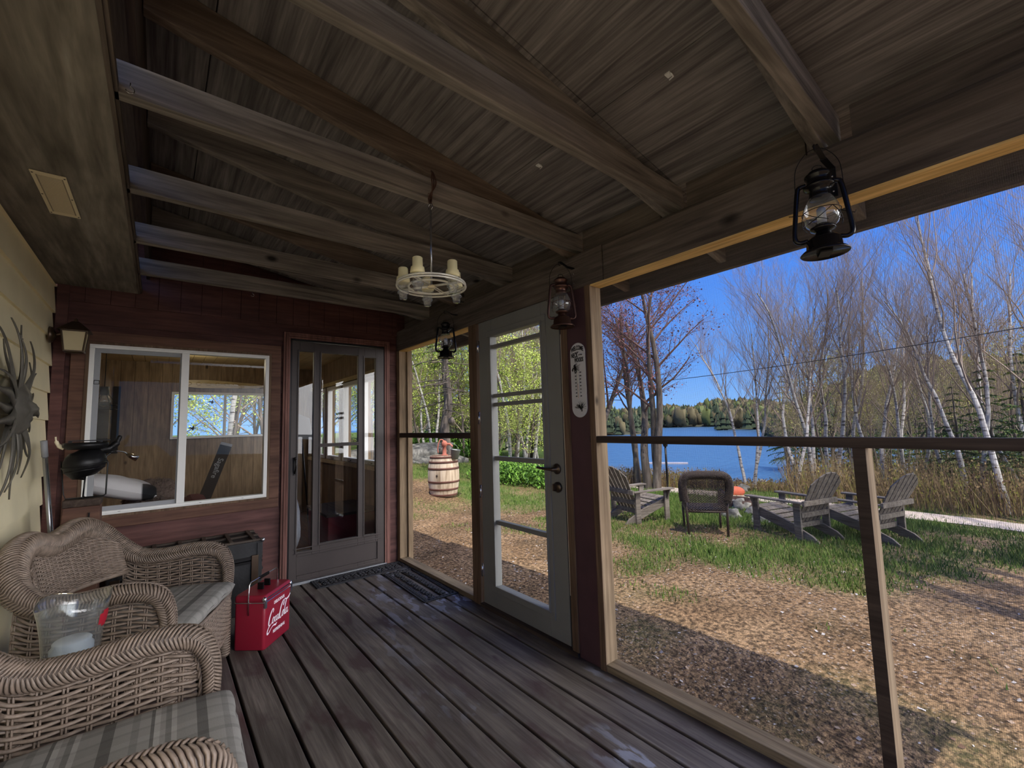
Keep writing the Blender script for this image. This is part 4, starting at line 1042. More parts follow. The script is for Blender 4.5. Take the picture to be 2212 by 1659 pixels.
# ================================================================ THE ROOM BEHIND THE END WALL
RX0, RX1, RY0, RY1, RZ = -1.25, 1.90, YE+.13, 7.5, 2.24
rs = lambda n, m_, mt, **k: tag(m_.build(n, mt, **k), kind='structure')
mb = MB(); mb.box(RX0, RX1, RY0-.118, RY1, -.05, 0); rs('floor_room', mb, M['roomfloor'])
mb = MB()
x = RX0
while x < RX1: mb.box(x+.002, min(RX1, x+.12)-.002, RY0, RY1, RZ, RZ+.02); x += .12
mb.box(RX0, RX1, RY0, RY1, RZ+.021, RZ+.05); rs('ceiling_room', mb, M['panelX'])
tag(MB().box(RX0-.3, 2.45, 4.305, 8.1, RZ+.055, RZ+.10).build('trim_roof_room', M['ledger']), kind='structure')
FW = (.115, 1.36, 1.205, 1.845)
mb = MB()
for a, b, p, q in cutspans(RX0, RX1, -.05, RZ+.02, [FW]):
    xx = a
    while xx < b-1e-4: x2 = min(b, xx+.14); mb.box(xx+.0015, x2-.0015, RY1, RY1+.02, p, q); xx = x2
    mb.box(a, b, RY1+.021, RY1+.12, p, q)
rs('wall_far', mb, M['panelZ'])
mb = MB(); mb.box(RX0-.12, RX0, RY0-.13, RY1+.12, -.05, RZ+.05); rs('wall_room_left', mb, M['panelZ'])
mb = MB()
for a, b, p, q in cutspans(RX0, RX1, -.05, RZ+.02, [WIN, (DR[0], DR[1], 0, DR[3])]): mb.box(a, b, RY0, RY0+.012, p, q)
rs('wall_room_near', mb, M['panelZ'])
# bank of windows in the right wall of the room
RW = [(4.62+k*.70, 4.62+k*.70+.60) for k in range(4)]; rz0, rz1 = .86, 1.88
mb = MB()
for a, b, p, q in cutspans(RY0-.118, RY1+.12, -.3, RZ+.05, [(u, v, rz0, rz1) for u, v in RW]): mb.box(RX1, RX1+.10, a, b, p, q)
rs('wall_room_right', mb, M['panelZ'])
for i, (u, v) in enumerate(RW):
    w_ = empty('window_%d' % (i+3), (RX1, u, rz0), kind='structure'); oo = (RX1, u, rz0)
    m = MB(oo)
    for a, b, p, q in cutspans(u, v, rz0, rz1, [(u+.05, v-.05, rz0+.05, rz1-.05)]): m.box(RX1-.015, RX1+.05, a, b, p, q)
    m.build('window_frame', M['white_frame'], w_, bev=.003)
    MB(oo).quad((RX1+.02, u+.05, rz0+.05), (RX1+.02, v-.05, rz0+.05), (RX1+.02, v-.05, rz1-.05), (RX1+.02, u+.05, rz1-.05)).build('pane', M['glass'], w_)
    MB(oo).box(RX1-.03, RX1-.014, (u+v)/2-.05, (u+v)/2+.05, rz0+.012, rz0+.03).build('window_crank', M['steel'], w_)
tag(MB().box(RX1-.05, RX1-.001, RY0+.02, RY1, rz0-.05, rz0-.006).box(RX1-.03, RX1-.001, RY0+.02, RY1, rz1+.01, rz1+.06).build('trim_window_sill', M['panelX']), kind='structure')
w_ = empty('window_2', (FW[0], RY1, FW[2]), kind='structure'); oo = (FW[0], RY1, FW[2]); m = MB(oo)
for a, b, p, q in cutspans(*FW, [(FW[0]+.03, .715, FW[2]+.03, FW[3]-.03), (.745, FW[1]-.03, FW[2]+.03, FW[3]-.03)]): m.box(a, b, RY1-.02, RY1+.06, p, q)
m.build('window_frame', M['white_frame'], w_, bev=.003)
MB(oo).quad((FW[0]+.03, RY1+.03, FW[2]+.03), (FW[1]-.03, RY1+.03, FW[2]+.03), (FW[1]-.03, RY1+.03, FW[3]-.03), (FW[0]+.03, RY1+.03, FW[3]-.03)).build('pane', M['glass'], w_)
for (x_, z_, s_), lab in (((.272, 1.745, 1.1), 'largest black bird decal, upper left on the far room window'), ((.565, 1.71, .75), 'small black bird decal beside the mullion of the far room window'), ((.352, 1.345, .85), 'black bird decal low on the far room window')):
    m = MB((x_, RY1+.024, z_)); sc = .06*s_
    m.prism([(x_+a*sc, RY1+.024, z_+b*sc) for a, b in ((-1, .1), (-.3, .35), (0, .2), (.5, .9), (.45, .2), (1.1, .1), (.5, -.1), (.2, -.7), (0, -.15), (-.4, -.05))], (0, .002, 0))
    tag(m.build('bird_decal', M['black_paint']), lab, 'decal', 'bird decals on the far room window')
# sofa, pillows
sf = empty('sofa', (-.25, 4.75, 0), 0, 'dark red sofa behind the sliding window', 'sofa'); os_ = (-.25, 4.75, 0); RF = M['red_fabric']
MB(os_).box(-.95, .30, RY0+.02, 5.1, .08, .42).build('sofa_base', RF, sf, bev=.03)
MB(os_).box(-.95, .30, RY0+.02, RY0+.30, .42, .73).build('sofa_back', RF, sf, bev=.06)
MB(os_).box(.18, .36, RY0+.05, 5.1, .08, .72).build('armrest', RF, sf, bev=.06)
MB(os_).box(-.95, .17, RY0+.31, 5.08, .425, .55).build('seat_cushion', RF, sf, bev=.04)
m = MB((-.22, 4.47, .80)); N = 30; vs = []; fs = []
for i in range(N+1):
    for j in range(N+1):
        a, b = -1+2*i/N, -1+2*j/N; h = ((1-a*a)*(1-b*b))**.38; w_ = .012*noise.noise(V((a*3, b*3, 1)))
        for s_ in (0,): vs.append(V((a*.235, b*.145, (.085*h+w_*h))))
top = len(vs); vs += [V((v.x, v.y, -v.z*.9)) for v in vs]
for i in range(N):
    for j in range(N):
        q = (i*(N+1)+j, (i+1)*(N+1)+j, (i+1)*(N+1)+j+1, i*(N+1)+j+1); fs.append(q); fs.append(tuple(top+k for k in reversed(q)))
R3 = Matrix.Rotation(radians(18), 3, 'Y')
vs = [R3@v+V((-.22, 4.46, .885)) for v in vs]; m.add(vs, fs, True)
pw, n, l, b = newmat('white_pillow_print', rgb(206, 202, 204), .9)
t = n.new('ShaderNodeTexCoord'); spx = n.new('ShaderNodeSeparateXYZ'); l.new(t.outputs['Object'], spx.inputs[0])
g1 = ramp(n, l, spx.outputs['X'], [(.13, (0, 0, 0, 1)), (.14, (1, 1, 1, 1))]); g2 = ramp(n, l, noise_(n, l, texc(n, l), 9, 1), [(.5, (0, 0, 0, 1)), (.51, (1, 1, 1, 1))])
gm = mixc(n, l, 1.0, g1.outputs[0], g2.outputs[0], 'MULTIPLY'); l.new(mixc(n, l, gm, rgb(206, 202, 204), rgb(34, 34, 38)), b.inputs['Base Color'])
tag(m.build('pillow', pw), 'white pillow with a black printed corner on the red sofa back', 'pillow')
m = MB((-.01, 4.74, .72)); m.ball((-.01, 4.74, .735), .20, 26, sc=(.95, .62, .85), jit=.25, seed=2); rnd = random.Random(5)
for k in range(700):
    a, b2 = rnd.uniform(0, 2*pi), math.acos(rnd.uniform(-.2, 1)); d = V((sin(b2)*cos(a)*.95, sin(b2)*sin(a)*.62, cos(b2)*.85)); p_ = V((-.01, 4.74, .735))+d*.195
    m.tube([p_, p_+d.normalized()*.022+V((rnd.uniform(-.014, .014), rnd.uniform(-.014, .014), rnd.uniform(-.014, .008)))], [.0045, .001], 3, caps=False)
tag(m.build('pillow', M['fluffy']), 'taupe shaggy pillow on the red sofa beside the window mullion', 'pillow')
# long black box leaning on the far wall
o = empty('black_box', (.57, 6.98, 0), 0); tag(o, 'long narrow black box leaning against the far pine wall', 'box')
B0, B1 = V((.44, 6.93, .30)), V((.70, 6.93, 1.10)); ax = (B1-B0).normalized(); sd = V((ax.z, 0, -ax.x)); m = MB(); m.obox(B0-sd*.065-V(o.location), ax*(B1-B0).length, sd*.13, V((0, .05, 0))); m.build('box_body', M['black_paint'], o)
m = MB(); m.obox(B1-sd*.065-V(o.location)+V((0, -.002, 0)), ax*.035, sd*.13, V((0, .054, 0))); m.build('box_cap', M['sash_grey'], o)
m = MB(); add_text(m, 'Sagafire', .085, (B0+B1)/2+ax*.12+V((0, -.003, 0))-V(o.location), -ax, V((ax.z, 0, -ax.x)), .26, .0008); m.build('lettering', M['sash_grey'], o)
MB(tuple(o.location)).box(.34, .50, 6.90, 7.0, 0, .30).build('box_foot', M['black_paint'], o)
# gooseneck reading lamp, cage lantern, pictures, shelf carving, speaker, fleece chair, bench
o = empty('reading_lamp', (-.42, 5.25, .0), 0, 'chrome gooseneck reading lamp behind the red sofa', 'lamp'); m = MB()
m.lathe([(0, 0), (.10, 0), (.10, .02), (0, .025)], (0, 0, 0), 20); m.build('base', M['steel'], o)
m = MB(); m.tube(catmull([(0, 0, .02), (0, 0, .8), (.03, 0, 1.02), (.10, 0, 1.13), (.18, 0, 1.13), (.22, 0, 1.09)], 8), .007, 8); m.build('gooseneck', M['steel'], o)
m = MB(); m.lathe([(.010, 0), (.022, .03), (.026, .09), (0, .09)], (.20, 0, 1.11), 14, ax=(.8, 0, -.5)); m.build('lamp_shade', M['chrome'], o)
o = empty('cage_lantern', (-.37, 5.0, 1.50), 0, 'black wire cage lantern hanging inside the left window pane', 'lamp'); m = MB()
for r_, z_ in ((.085, 0), (.085, .035)): m.tube([(r_*cos(k*pi/12), r_*sin(k*pi/12), z_) for k in range(24)], .0025, 5, closed=True)
for k in range(6): a = k*pi/3; m.tube([(.085*cos(a), .085*sin(a), 0), (.085*cos(a), .085*sin(a), .035), (.025*cos(a), .025*sin(a), .13), (.03*cos(a), .03*sin(a), .19)], .0022, 5)
m.tube([(0, 0, .19), (0, 0, RZ-1.50)], .003, 6); m.build('wire_cage', M['black_metal'], o)
MB().lathe([(0, .12), (.03, .12), (.03, .19), (0, .19)], (0, 0, 0), 14).build('socket', M['black_metal'], o)
m = MB(); m.lathe([(0, .02), (.03, .035), (.042, .07), (.03, .11), (.018, .12)], (0, 0, 0), 18); m.build('bulb', M['clear'], o)
for (x_, z0_, z1_, w_), lab in (((-.60, .95, 1.70, .10), 'tall narrow dark picture left on the far wall'), ((-.47, 1.05, 1.90, .07), 'tall narrow dark picture nearer the window on the far wall')):
    m = MB((x_, RY1-.03, z0_)); m.box(x_, x_+w_, RY1-.03, RY1-.005, z0_, z1_); tag(m.build('picture', M['black_paint']), lab, 'picture', 'dark pictures on the far wall')
m = MB((.65, RY1-.04, 1.90)); m.prism([(.20, RY1-.04, 1.92), (.45, RY1-.04, 1.90), (1.10, RY1-.04, 1.915), (1.25, RY1-.04, 1.95), (1.10, RY1-.04, 1.985), (.50, RY1-.04, 2.02), (.24, RY1-.04, 2.01)], (0, .03, 0))
for k in range(6): m.tube([(.30+k*.11+.028*cos(a*pi/6), RY1-.042, 1.962+.020*sin(a*pi/6)) for a in range(12)], .006, 5, closed=True)
tag(m.build('wall_carving', M['panelX']), 'carved wooden board hung above the far room window', 'carving')
o = empty('speaker_cabinet', (1.32, 5.75, 0), 0, 'grey angled cabinet on a stand seen through the left pane of the storm door', 'cabinet'); m = MB()
m.prism([(-.12, -.1, 1.18), (.14, -.1, 1.16), (.09, -.1, 1.42), (-.10, -.1, 1.50)], (0, .25, 0)); m.build('cabinet_body', M['sash_grey'], o)
m = MB()
for a in ((-.08, -.05), (.1, .1), (-.08, .1)): m.tube([(a[0]*.4, a[1]*.4, 1.17), (a[0]*1.8, a[1]*1.8, 0)], .012, 8)
m.build('tripod', M['black_metal'], o)
o = empty('lounge_chair', (.94, 4.83, 0), 0, 'chair draped in white fleece just inside the storm door', 'chair')
MB().box(-.22, .08, -.25, .25, .0, .40).build('chair_seat', M['table'], o, bev=.03)
m = MB(); m.ball((.06, -.1, .38), .19, 26, sc=(.55, .8, 1.65), jit=.2, seed=4); m.build('fleece_throw', M['fleece'], o)
o = empty('bench_chest', (1.58, 4.95, 0), 0, 'dark red wooden chest under the room windows', 'chest')
MB().box(-.24, .26, -.32, .42, 0, .40).build('chest_body', M['red_fabric'], o, bev=.01)
MB().box(-.26, .28, -.34, .44, .402, .43).build('lid', M['ledger'], o, bev=.006)
o = empty('antler_mount', (1.30, 6.5, 1.72), 0, 'small antler mount near the top of the left storm door pane', 'ornament'); m = MB()
for k in range(5): m.tube(catmull([(0, 0, 0), (.03+.02*k, 0, .03), (.03+.035*k, .01*k, .12)], 4), .010, 6)
m.ball((-.02, 0, 0), .04, 10, sc=(1.6, .7, .9)); m.build('antlers', M['ledger'], o)
MB().tube([(0, 0, .02), (0, 0, RZ-1.72)], .003, 6).build('hanging_wire', M['black_metal'], o)
# added lamp, out of sight, to brighten the room
o = empty('room_fill_lamp', (.30, 6.4, RZ), 0, 'added round lamp, unseen, brightening the pine room', 'lamp')
MB().lathe([(0, -.02), (.10, -.02), (.12, 0), (0, 0)], (0, 0, 0), 24).build('fill_lamp_base', M['brass'], o)
li = bpy.data.lights.new('room_fill_light', 'POINT'); li.energy = 3; li.color = (1, .86, .62); li.shadow_soft_size = .09
lo = bpy.data.objects.new('room_fill_light', li); C.objects.link(lo); lo.parent = o; lo.location = (0, 0, -.14)

# ================================================================ OUTDOORS
LAKE = -2.6
def gz(x, y):
    z = -.28-.04*min(max(x-2, 0), 11)
    sst = lambda a, b, t: (lambda u: u*u*(3-2*u))(min(1, max(0, (t-a)/(b-a))))
    be = math.degrees(atan2(x, y)); d_ = sqrt(x*x+y*y)
    z += min(1.3, .12*max(0, y-7.5-.35*(x-5)))*sst(50, 43, be)
    z += min(.8, .03*max(0, -y-4))
    q = (d_-14.6)*sst(45, 51, be)*(1-.75*sst(74, 84, be))
    if q > 0: z -= .20*q
    z += .03*noise.noise(V((x*.6, y*.6, 0)))+.012*noise.noise(V((x*2.3, y*2.3, 3)))
    return max(z, LAKE-.8)
def G(px, py, tmax=80):
    d = ray(px, py); d = d/sqrt(d.x*d.x+d.y*d.y); t = 2.0
    while t < tmax:
        p = V((0, 0, EYE))+d*t
        if p.z <= gz(p.x, p.y): return V((p.x, p.y, gz(p.x, p.y)))
        t += .04
    return V((0, 0, EYE))+d*tmax
def at(px, py, dist):
    d = ray(px, py); h = sqrt(d.x*d.x+d.y*d.y); return V((0, 0, EYE))+d/h*dist
def onG(px, dist, py=1000): p = at(px, py, dist); return V((p.x, p.y, gz(p.x, p.y)))
# ground
mb = MB(); xs = []; x = 1.6
while x < 70: xs.append(x); x += .16 if x < 15 else .16+.05*(x-15)
ys = []; y = -.0
def axis(lo, hi):
    out = [0.0]; v = 0
    while v < hi: v += .16 if v < 14 else .16+.05*(v-14); out.append(v)
    v = 0; neg = []
    while v > lo: v -= .22 if v > -8 else .8; neg.append(v)
    return list(reversed(neg))+out
ys = axis(-30, 75); xl_ = []; x = 1.5
while x > -18: xl_.append(x); x -= .8
xs = list(reversed(xl_))+xs
vs = []; nx, ny = len(xs), len(ys)
for a in xs:
    for b in ys: vs.append((a, b, gz(a, b) if not (a < 1.9 and -2 < b < 8) else gz(a, b)-.15))
mb.add(vs, [(i*ny+j, (i+1)*ny+j, (i+1)*ny+j+1, i*ny+j+1) for i in range(nx-1) for j in range(ny-1)], True)
gm, n, l, b = newmat('yard_ground', rgb(150, 120, 92), .95, 0, .1)
mp = texc(n, l)
d1_ = ramp(n, l, noise_(n, l, mp, 1.1, 6, .3), [(.30, rgb(98, 82, 62)), (.5, rgb(130, 106, 80)), (.72, rgb(150, 126, 98))]).outputs[0]
d2_ = ramp(n, l, noise_(n, l, mp, 26, 6), [(.38, (.25, .24, .23, 1)), (.5, (.92, .90, .88, 1)), (.62, (1.5, 1.46, 1.42, 1))]).outputs[0]
d3_ = ramp(n, l, noise_(n, l, mp, 90, 3), [(.36, (.45, .44, .43, 1)), (.62, (1.4, 1.38, 1.36, 1))]).outputs[0]
dirt = mixc(n, l, .7, mixc(n, l, .85, d1_, d2_, 'MULTIPLY'), d3_, 'MULTIPLY')
vo = n.new('ShaderNodeTexVoronoi'); vo.inputs['Scale'].default_value = 34; l.new(mp.outputs[0], vo.inputs['Vector'])
fl = ramp(n, l, vo.outputs['Distance'], [(.16, (1, 1, 1, 1)), (.30, (0, 0, 0, 1))]).outputs[0]
dens = ramp(n, l, noise_(n, l, mp, .8, 3), [(.42, (0, 0, 0, 1)), (.60, (1, 1, 1, 1))]).outputs[0]
sel = ramp(n, l, vo.outputs['Color'], [(.45, (0, 0, 0, 1)), (.5, (1, 1, 1, 1))]).outputs[0]
k_ = mixc(n, l, 1.0, mixc(n, l, 1.0, fl, dens, 'MULTIPLY'), sel, 'MULTIPLY')
dirt = mixc(n, l, k_, dirt, rgb(176, 164, 152))
gr = ramp(n, l, noise_(n, l, mp, 9, 5), [(.3, rgb(66, 84, 42)), (.7, rgb(104, 124, 62))]).outputs[0]
at_ = n.new('ShaderNodeAttribute'); at_.attribute_name = 'turf'
l.new(mixc(n, l, at_.outputs['Fac'], dirt, gr), b.inputs['Base Color']); bump(n, l, b, noise_(n, l, mp, 34, 8), 1.0, .035)
ground = mb.build('ground', gm); tag(ground, kind='structure')
def turf(x, y):
    n1 = noise.noise(V((x*.55+7, y*.55, 2)))+.5*noise.noise(V((x*1.7, y*1.7, 9)))
    v = 0.0
    yc = 1.0+.10*abs(x-8)+.35*noise.noise(V((x*.8, 4, 4)))
    v = max(v, min(1, .50+.9*n1-1.1*max(0, 5.3+.3*n1-x)-.9*max(0, yc-y)+.18*min(1, max(0, x-7))))
    v = max(v, .75+.8*n1-.55*abs(x-9.4-.12*y)) if y < 3 else v
    if y > 6.2: v = max(v, .20+.9*n1+.09*(y-8))
    if y > 10.5: v = max(v, .7+.5*n1)
    if x < 5 and y < 6: v = max(v, -.25+1.0*n1)
    if 3.9 < x < 4.5 and .3 < y < 1.3: v = max(v, .15+n1)
    if x > 9.2 and y < 9: v = max(v, .55+.6*n1)
    return max(0, min(1, v))
ca_ = ground.data.attributes.new('turf', 'FLOAT', 'POINT')
ca_.data.foreach_set('value', [min(1, turf(v[0], v[1])*1.1)**1.3 for v in vs])
# gravel path and lake
pth = [(9.6, -9), (10.2, -2.5), (10.9, 1.0), (11.1, 3.5), (10.9, 6.2), (11.0, 9.0), (11.6, 12.5)]
P_ = resample(catmull([V((a, b, 0)) for a, b in pth], 10), .25); vs = []; fs = []
for i, p in enumerate(P_):
    d = (P_[min(i+1, len(P_)-1)]-P_[max(0, i-1)]).normalized(); nn = V((d.y, -d.x, 0))
    for k in range(6): q = p+nn*(-.48+.192*k+.04*noise.noise(p*1.3+V((k, 0, 0)))); vs.append((q.x, q.y, gz(q.x, q.y)+.012+.02*(1 if 0 < k < 5 else 0)))
for i in range(len(P_)-1):
    for k in range(5): fs.append((i*6+k, (i+1)*6+k, (i+1)*6+k+1, i*6+k+1))
tag(MB().add(vs, fs, True).build('path', plain('pale_gravel', rgb(196, 180, 164), .95, var=.2, vs=30, bmp=.4)), kind='structure')
lk, n, l, b = newmat('lake_water', (.045, .11, .20, 1), .30, 0, .5)
wv = noise_(n, l, texc(n, l, (.5, 1.6, 1)), 1.2, 6, .3); bump(n, l, b, wv, .9, .25)
vs = [(10, -60, LAKE), (700, -300, LAKE), (700, 700, LAKE), (10, 700, LAKE)]
tag(MB().add(vs, [(0, 1, 2, 3)]).build('lake', lk), kind='structure')

# ---- grass, litter and stones
rnd = random.Random(11); m = MB(); nb = 0
for _ in range(230000):
    if nb > 90000: break
    r = rnd.random()
    if r < .62: x, y = rnd.uniform(3.6, 10.2), rnd.uniform(-.5, 6.5)
    elif r < .85: x, y = rnd.uniform(2.3, 9), rnd.uniform(4.5, 14)
    else: x, y = rnd.uniform(8, 13.5), rnd.uniform(-1, 9)
    t_ = turf(x, y)
    if rnd.random() > t_*1.15: continue
    z = gz(x, y)-.005; h = rnd.uniform(.03, .10)*(.6+.6*t_); a = rnd.uniform(0, 2*pi); w_ = rnd.uniform(.004, .009)
    lx, ly = rnd.uniform(-.5, .5)*h, rnd.uniform(-.5, .5)*h
    b0 = len(m.v); m.v += [(x-w_*cos(a), y-w_*sin(a), z), (x+w_*cos(a), y+w_*sin(a), z), (x+lx, y+ly, z+h)]
    m.f.append((b0, b0+1, b0+2)); m.sm.append(False); m.mi.append(0 if rnd.random() < .6 else 1); nb += 1
tag(m.build('grass', [plain('grass_blade', rgb(84, 112, 48), .8, spec=.1), plain('grass_blade_yellow', rgb(118, 134, 68), .8, spec=.1)]), 'green and yellow spring grass growing in patches over the yard', 'grass', kind='stuff')
m = MB()
for _ in range(9000):
    if rnd.random() < .6: x, y = rnd.uniform(1.98, 6.5), rnd.uniform(-1.5, 4.5)
    else: x, y = rnd.uniform(1.98, 7), rnd.uniform(3.5, 9.5)
    dn = noise.noise(V((x*.9, y*.9, 5)))
    if rnd.random() > .45+dn*.9: continue
    if y > 4 and x < 2.06: continue
    z = gz(x, y)+.004; s_ = rnd.uniform(.004, .017); a = rnd.uniform(0, 2*pi); e_ = rnd.uniform(.35, 1)
    c, s2 = cos(a)*s_, sin(a)*s_; tz = rnd.uniform(-.4, .9)*s_
    b0 = len(m.v); m.v += [(x-c, y-s2, z), (x-s2*e_, y+c*e_, z+tz), (x+c, y+s2, z+abs(tz)*.5), (x+s2*e_, y-c*e_, z)]
    m.f.append((b0, b0+1, b0+2, b0+3)); m.sm.append(False); m.mi.append(rnd.choice((0, 0, 1, 2)))
tag(m.build('leaf_litter', [plain('litter_tan', rgb(164, 142, 122), .9), plain('litter_brown', rgb(112, 86, 68), .9), plain('litter_pale', rgb(184, 178, 174), .8)]), 'wood chips and dry leaves scattered over the bare ground', 'litter', kind='stuff')
rockm, n, l, b = newmat('lichen_rock', rgb(140, 136, 128), .9)
rc_ = ramp(n, l, noise_(n, l, texc(n, l), 5, 6, .4), [(.32, rgb(78, 76, 72)), (.5, rgb(116, 113, 106)), (.7, rgb(158, 155, 144))]); l.new(rc_.outputs[0], b.inputs['Base Color']); bump(n, l, b, noise_(n, l, texc(n, l), 14, 5), .7, .03)
def rock(p, r, sc, seed, label, cat='rock', group=None, mat=None):
    m = MB(tuple(p)); m.ball(p, r, 22, sc=sc, jit=.55, seed=seed); o = m.build('rock', mat or rockm); return tag(o, label, cat, group)
ROCKS = [((1598, 1100), .20, 'pale boulder beside the iron fire ring'), ((1580, 1118), .15, 'small grey stone in front of the fire ring'), ((1626, 1112), .14, 'grey stone right of the pale boulder at the fire ring'), ((1606, 1060), .16, 'pale rounded rock lying beyond the fire ring')]
for i, ((px, py), r, lab) in enumerate(ROCKS):
    p = G(px, py); p.z += r*.3; rock(p, r, (1.1, .9, .7), i+2, lab, group='stones round the fire pit')
p = G(1646, 1124); rock(p, .22, (1.5, .9, .25), 9, 'low flat stone between the fire ring and the weathered chairs')
p = onG(905, 15); rock(V((p.x-.6, p.y+.2, p.z+.05)), 1.30, (1.8, .8, .40), 4, 'large lichen covered boulder behind the wooden barrel', 'boulder')
# ---- fire ring
p = G(1592, 1100); p = p+V((.22, .12, .0)); fr_ = empty('fire_ring', p, 0, 'rusty iron fire ring among the stones', 'fire pit')
m = MB(); m.lathe([(.31, -.05), (.33, -.05), (.33, .17), (.31, .17), (.31, -.05)], (0, 0, 0), 28); m.build('iron_ring', plain('rusty_iron', rgb(66, 48, 42), .9, var=.3, vs=12), fr_)
m = MB()
for k in range(9): a = k*.7; m.tube([(.2*cos(a), .2*sin(a), .04), (-.16*cos(a+.5), -.16*sin(a+.5), .10)], .025, 7)
m.build('charred_log', M['ledger'], fr_)
# orange kayak bow beyond
p = onG(1585, 12.2, 1045); o = empty('orange_float', (p.x, p.y, p.z), radians(-40), 'orange rounded float lying on the bank beyond the fire ring', 'float')
m = MB(); m.ball((0, 0, .10), .17, 20, sc=(1.5, .7, .8)); m.build('float_body', plain('faded_orange_plastic', rgb(196, 96, 66), .6), o)

# ---- adirondack chairs
greyw = wood('silvered_wood', rgb(98, 89, 80), rgb(146, 136, 124), 'X', .85)
def adirondack(label, loc, rz):
    o = empty('adirondack_chair', loc, rz, label, 'chair', 'weathered adirondack chairs')
    for sg in (1, -1):
        m = MB(); y = sg*.27-.018
        m.prism([(.44, y, .26), (.46, y, .34), (.40, y, .385), (-.02, y, .27), (-.42, y, .10), (-.50, y, .03), (-.50, y, 0), (-.40, y, 0), (.0, y, .13)], (0, .036, 0)); m.build('side_rail', greyw, o, bev=.004)
        MB().box(.36, .46, sg*.31-.018, sg*.31+.018, 0, .53).build('leg', greyw, o, bev=.004)
        MB().box(-.30, -.20, sg*.31-.018, sg*.31+.018, .02, .53).build('leg', greyw, o, bev=.004)
        m = MB(); m.prism([(.40, sg*.329, .53), (.46, sg*.329, .53), (.46, sg*.375, .53), (.44, sg*.36, .44), (.41, sg*.332, .36)], (0, 0.0, 0)) if False else None
        m = MB(); m.prism([(.41, sg*.33, .53), (.41, sg*.40, .53), (.41, sg*.33, .36)], (.022, 0, 0)); m.build('arm_bracket', greyw, o)
        m = MB(); y0 = sg*.34
        m.prism([(.52, y0-.07, .531), (.54, y0, .531), (.52, y0+.07, .531), (.2, y0+.065, .531), (-.36, y0+.035, .531), (-.36, y0-.035, .531), (.2, y0-.06, .531)], (0, 0, .022)); m.build('armrest', greyw, o, bev=.003)
    for k in range(6):
        f = k/5; x = .43-.60*f; z = .375-.175*f+(.0 if k else -.012)
        m = MB(); m.obox((x-.045, -.29, z-.010), (.09, 0, .026), (0, .58, 0), (-.005, 0, .018)); m.build('seat_slat', greyw, o, bev=.003)
    bx = lambda t: (-.16-.42*t, .17+.80*t)
    for k in range(6):
        yc = -.225+.09*k; top = 1.0-.05*abs(k-2.5)/2.5-.10*(abs(k-2.5)/2.5)**2
        x0_, z0_ = bx(0); x1_, z1_ = bx(top); w0, w1 = .034, .047; yt = yc*1.24; yc *= .92
        dn = V((.80, 0, .42)).normalized()*.018
        tf = lambda y_: bx(1.0-.17*(abs(y_)/.30)**2.2); (xa, za), (xb, zb) = tf(yt+w1), tf(yt-w1)
        v = [V((x0_, yc-w0, z0_)), V((x0_, yc+w0, z0_)), V((xa, yt+w1, za)), V((xb, yt-w1, zb))]
        m = MB(); m.prism(v, dn); m.build('back_slat', greyw, o, bev=.003)
    for t_, w_ in ((.04, .54), (.24, .60), (.465, .74)):
        x, z = bx(t_); m = MB(); m.box(x-.045, x-.008, -w_/2, w_/2, z-.035, z+.035); m.build('back_batten', greyw, o, bev=.003)
    return o
def gat(x, y): return V((x, y, gz(x, y)))
adirondack('weathered grey adirondack chair cut by the big opening post', gat(6.62, 4.78), radians(-12))
adirondack('weathered grey adirondack chair in full view right of the fire ring', gat(7.50, 2.58), radians(74))
adirondack('weathered grey adirondack chair half hidden behind the brown screen mullion', gat(8.22, 1.86), radians(74))
# ---- dark wicker chair seen from behind
o = empty('wicker_lawn_chair', gat(6.66, 3.56), radians(36), 'dark brown wicker chair standing on the grass with its back to the porch', 'chair'); wd = M['wicker_dark']
W2 = .285
rim = [(-.28, W2, .50), (-.30, W2+.03, .62), (-.33, W2+.04, .76), (-.36, W2-.0, .87), (-.37, .18, .905), (-.37, 0, .91)]
ctl = rim+[(a, -b, c) for a, b, c in reversed(rim[:-1])]; path = catmull(ctl, 7)
m = MB(); braid(m, path, [.055]*len(path), ups=[V((-1, 0, .4))]*len(path), pitch=.018, r=.0065, seg=5); m.build('braided_rim', wd, o)
m = MB(); sfc = lambda u, v: V((-.285-.07*v, (-.26+.52*u), .36+.50*v)); weave(m, sfc, 26, 30, r=.005, amp=.005, seg=2, stake_r=.0055, pair=False); m.build('back_panel', wd, o)
for sg in (1, -1):
    m = MB(); m.tube([(-.30, sg*.27, 0), (-.285, sg*.28, .36), (-.30, sg*.30, .6)], .018, 8); m.build('leg', wd, o)
    m = MB(); m.tube([(.28, sg*.27, 0), (.28, sg*.28, .38)], .018, 8); m.build('leg', wd, o)
    m = MB(); m.tube(catmull([(-.30, sg*.29, .58), (-.1, sg*.29, .58), (.22, sg*.30, .59), (.30, sg*.30, .55), (.29, sg*.29, .40)], 6), .032, 10); m.build('armrest', wd, o)
    m = MB(); s2 = lambda u, v, sg=sg: V((-.28+.56*u, sg*.285, .34+.23*v)); weave(m, s2, 12, 14, r=.005, amp=.005, seg=2, stake_r=.004, pair=False); m.build('side_panel', wd, o)
m = MB(); m.box(-.28, .29, -.29, .29, .355, .385); m.tube([(-.285, -.27, .355), (-.285, .27, .355)], .012, 8); m.build('seat', wd, o)
m = MB(); fsf = lambda u, v: V((.29, -.28+.56*u, .22+.13*v)); weave(m, fsf, 14, 8, r=.005, amp=.005, seg=2, pair=False); m.build('front_apron', wd, o)

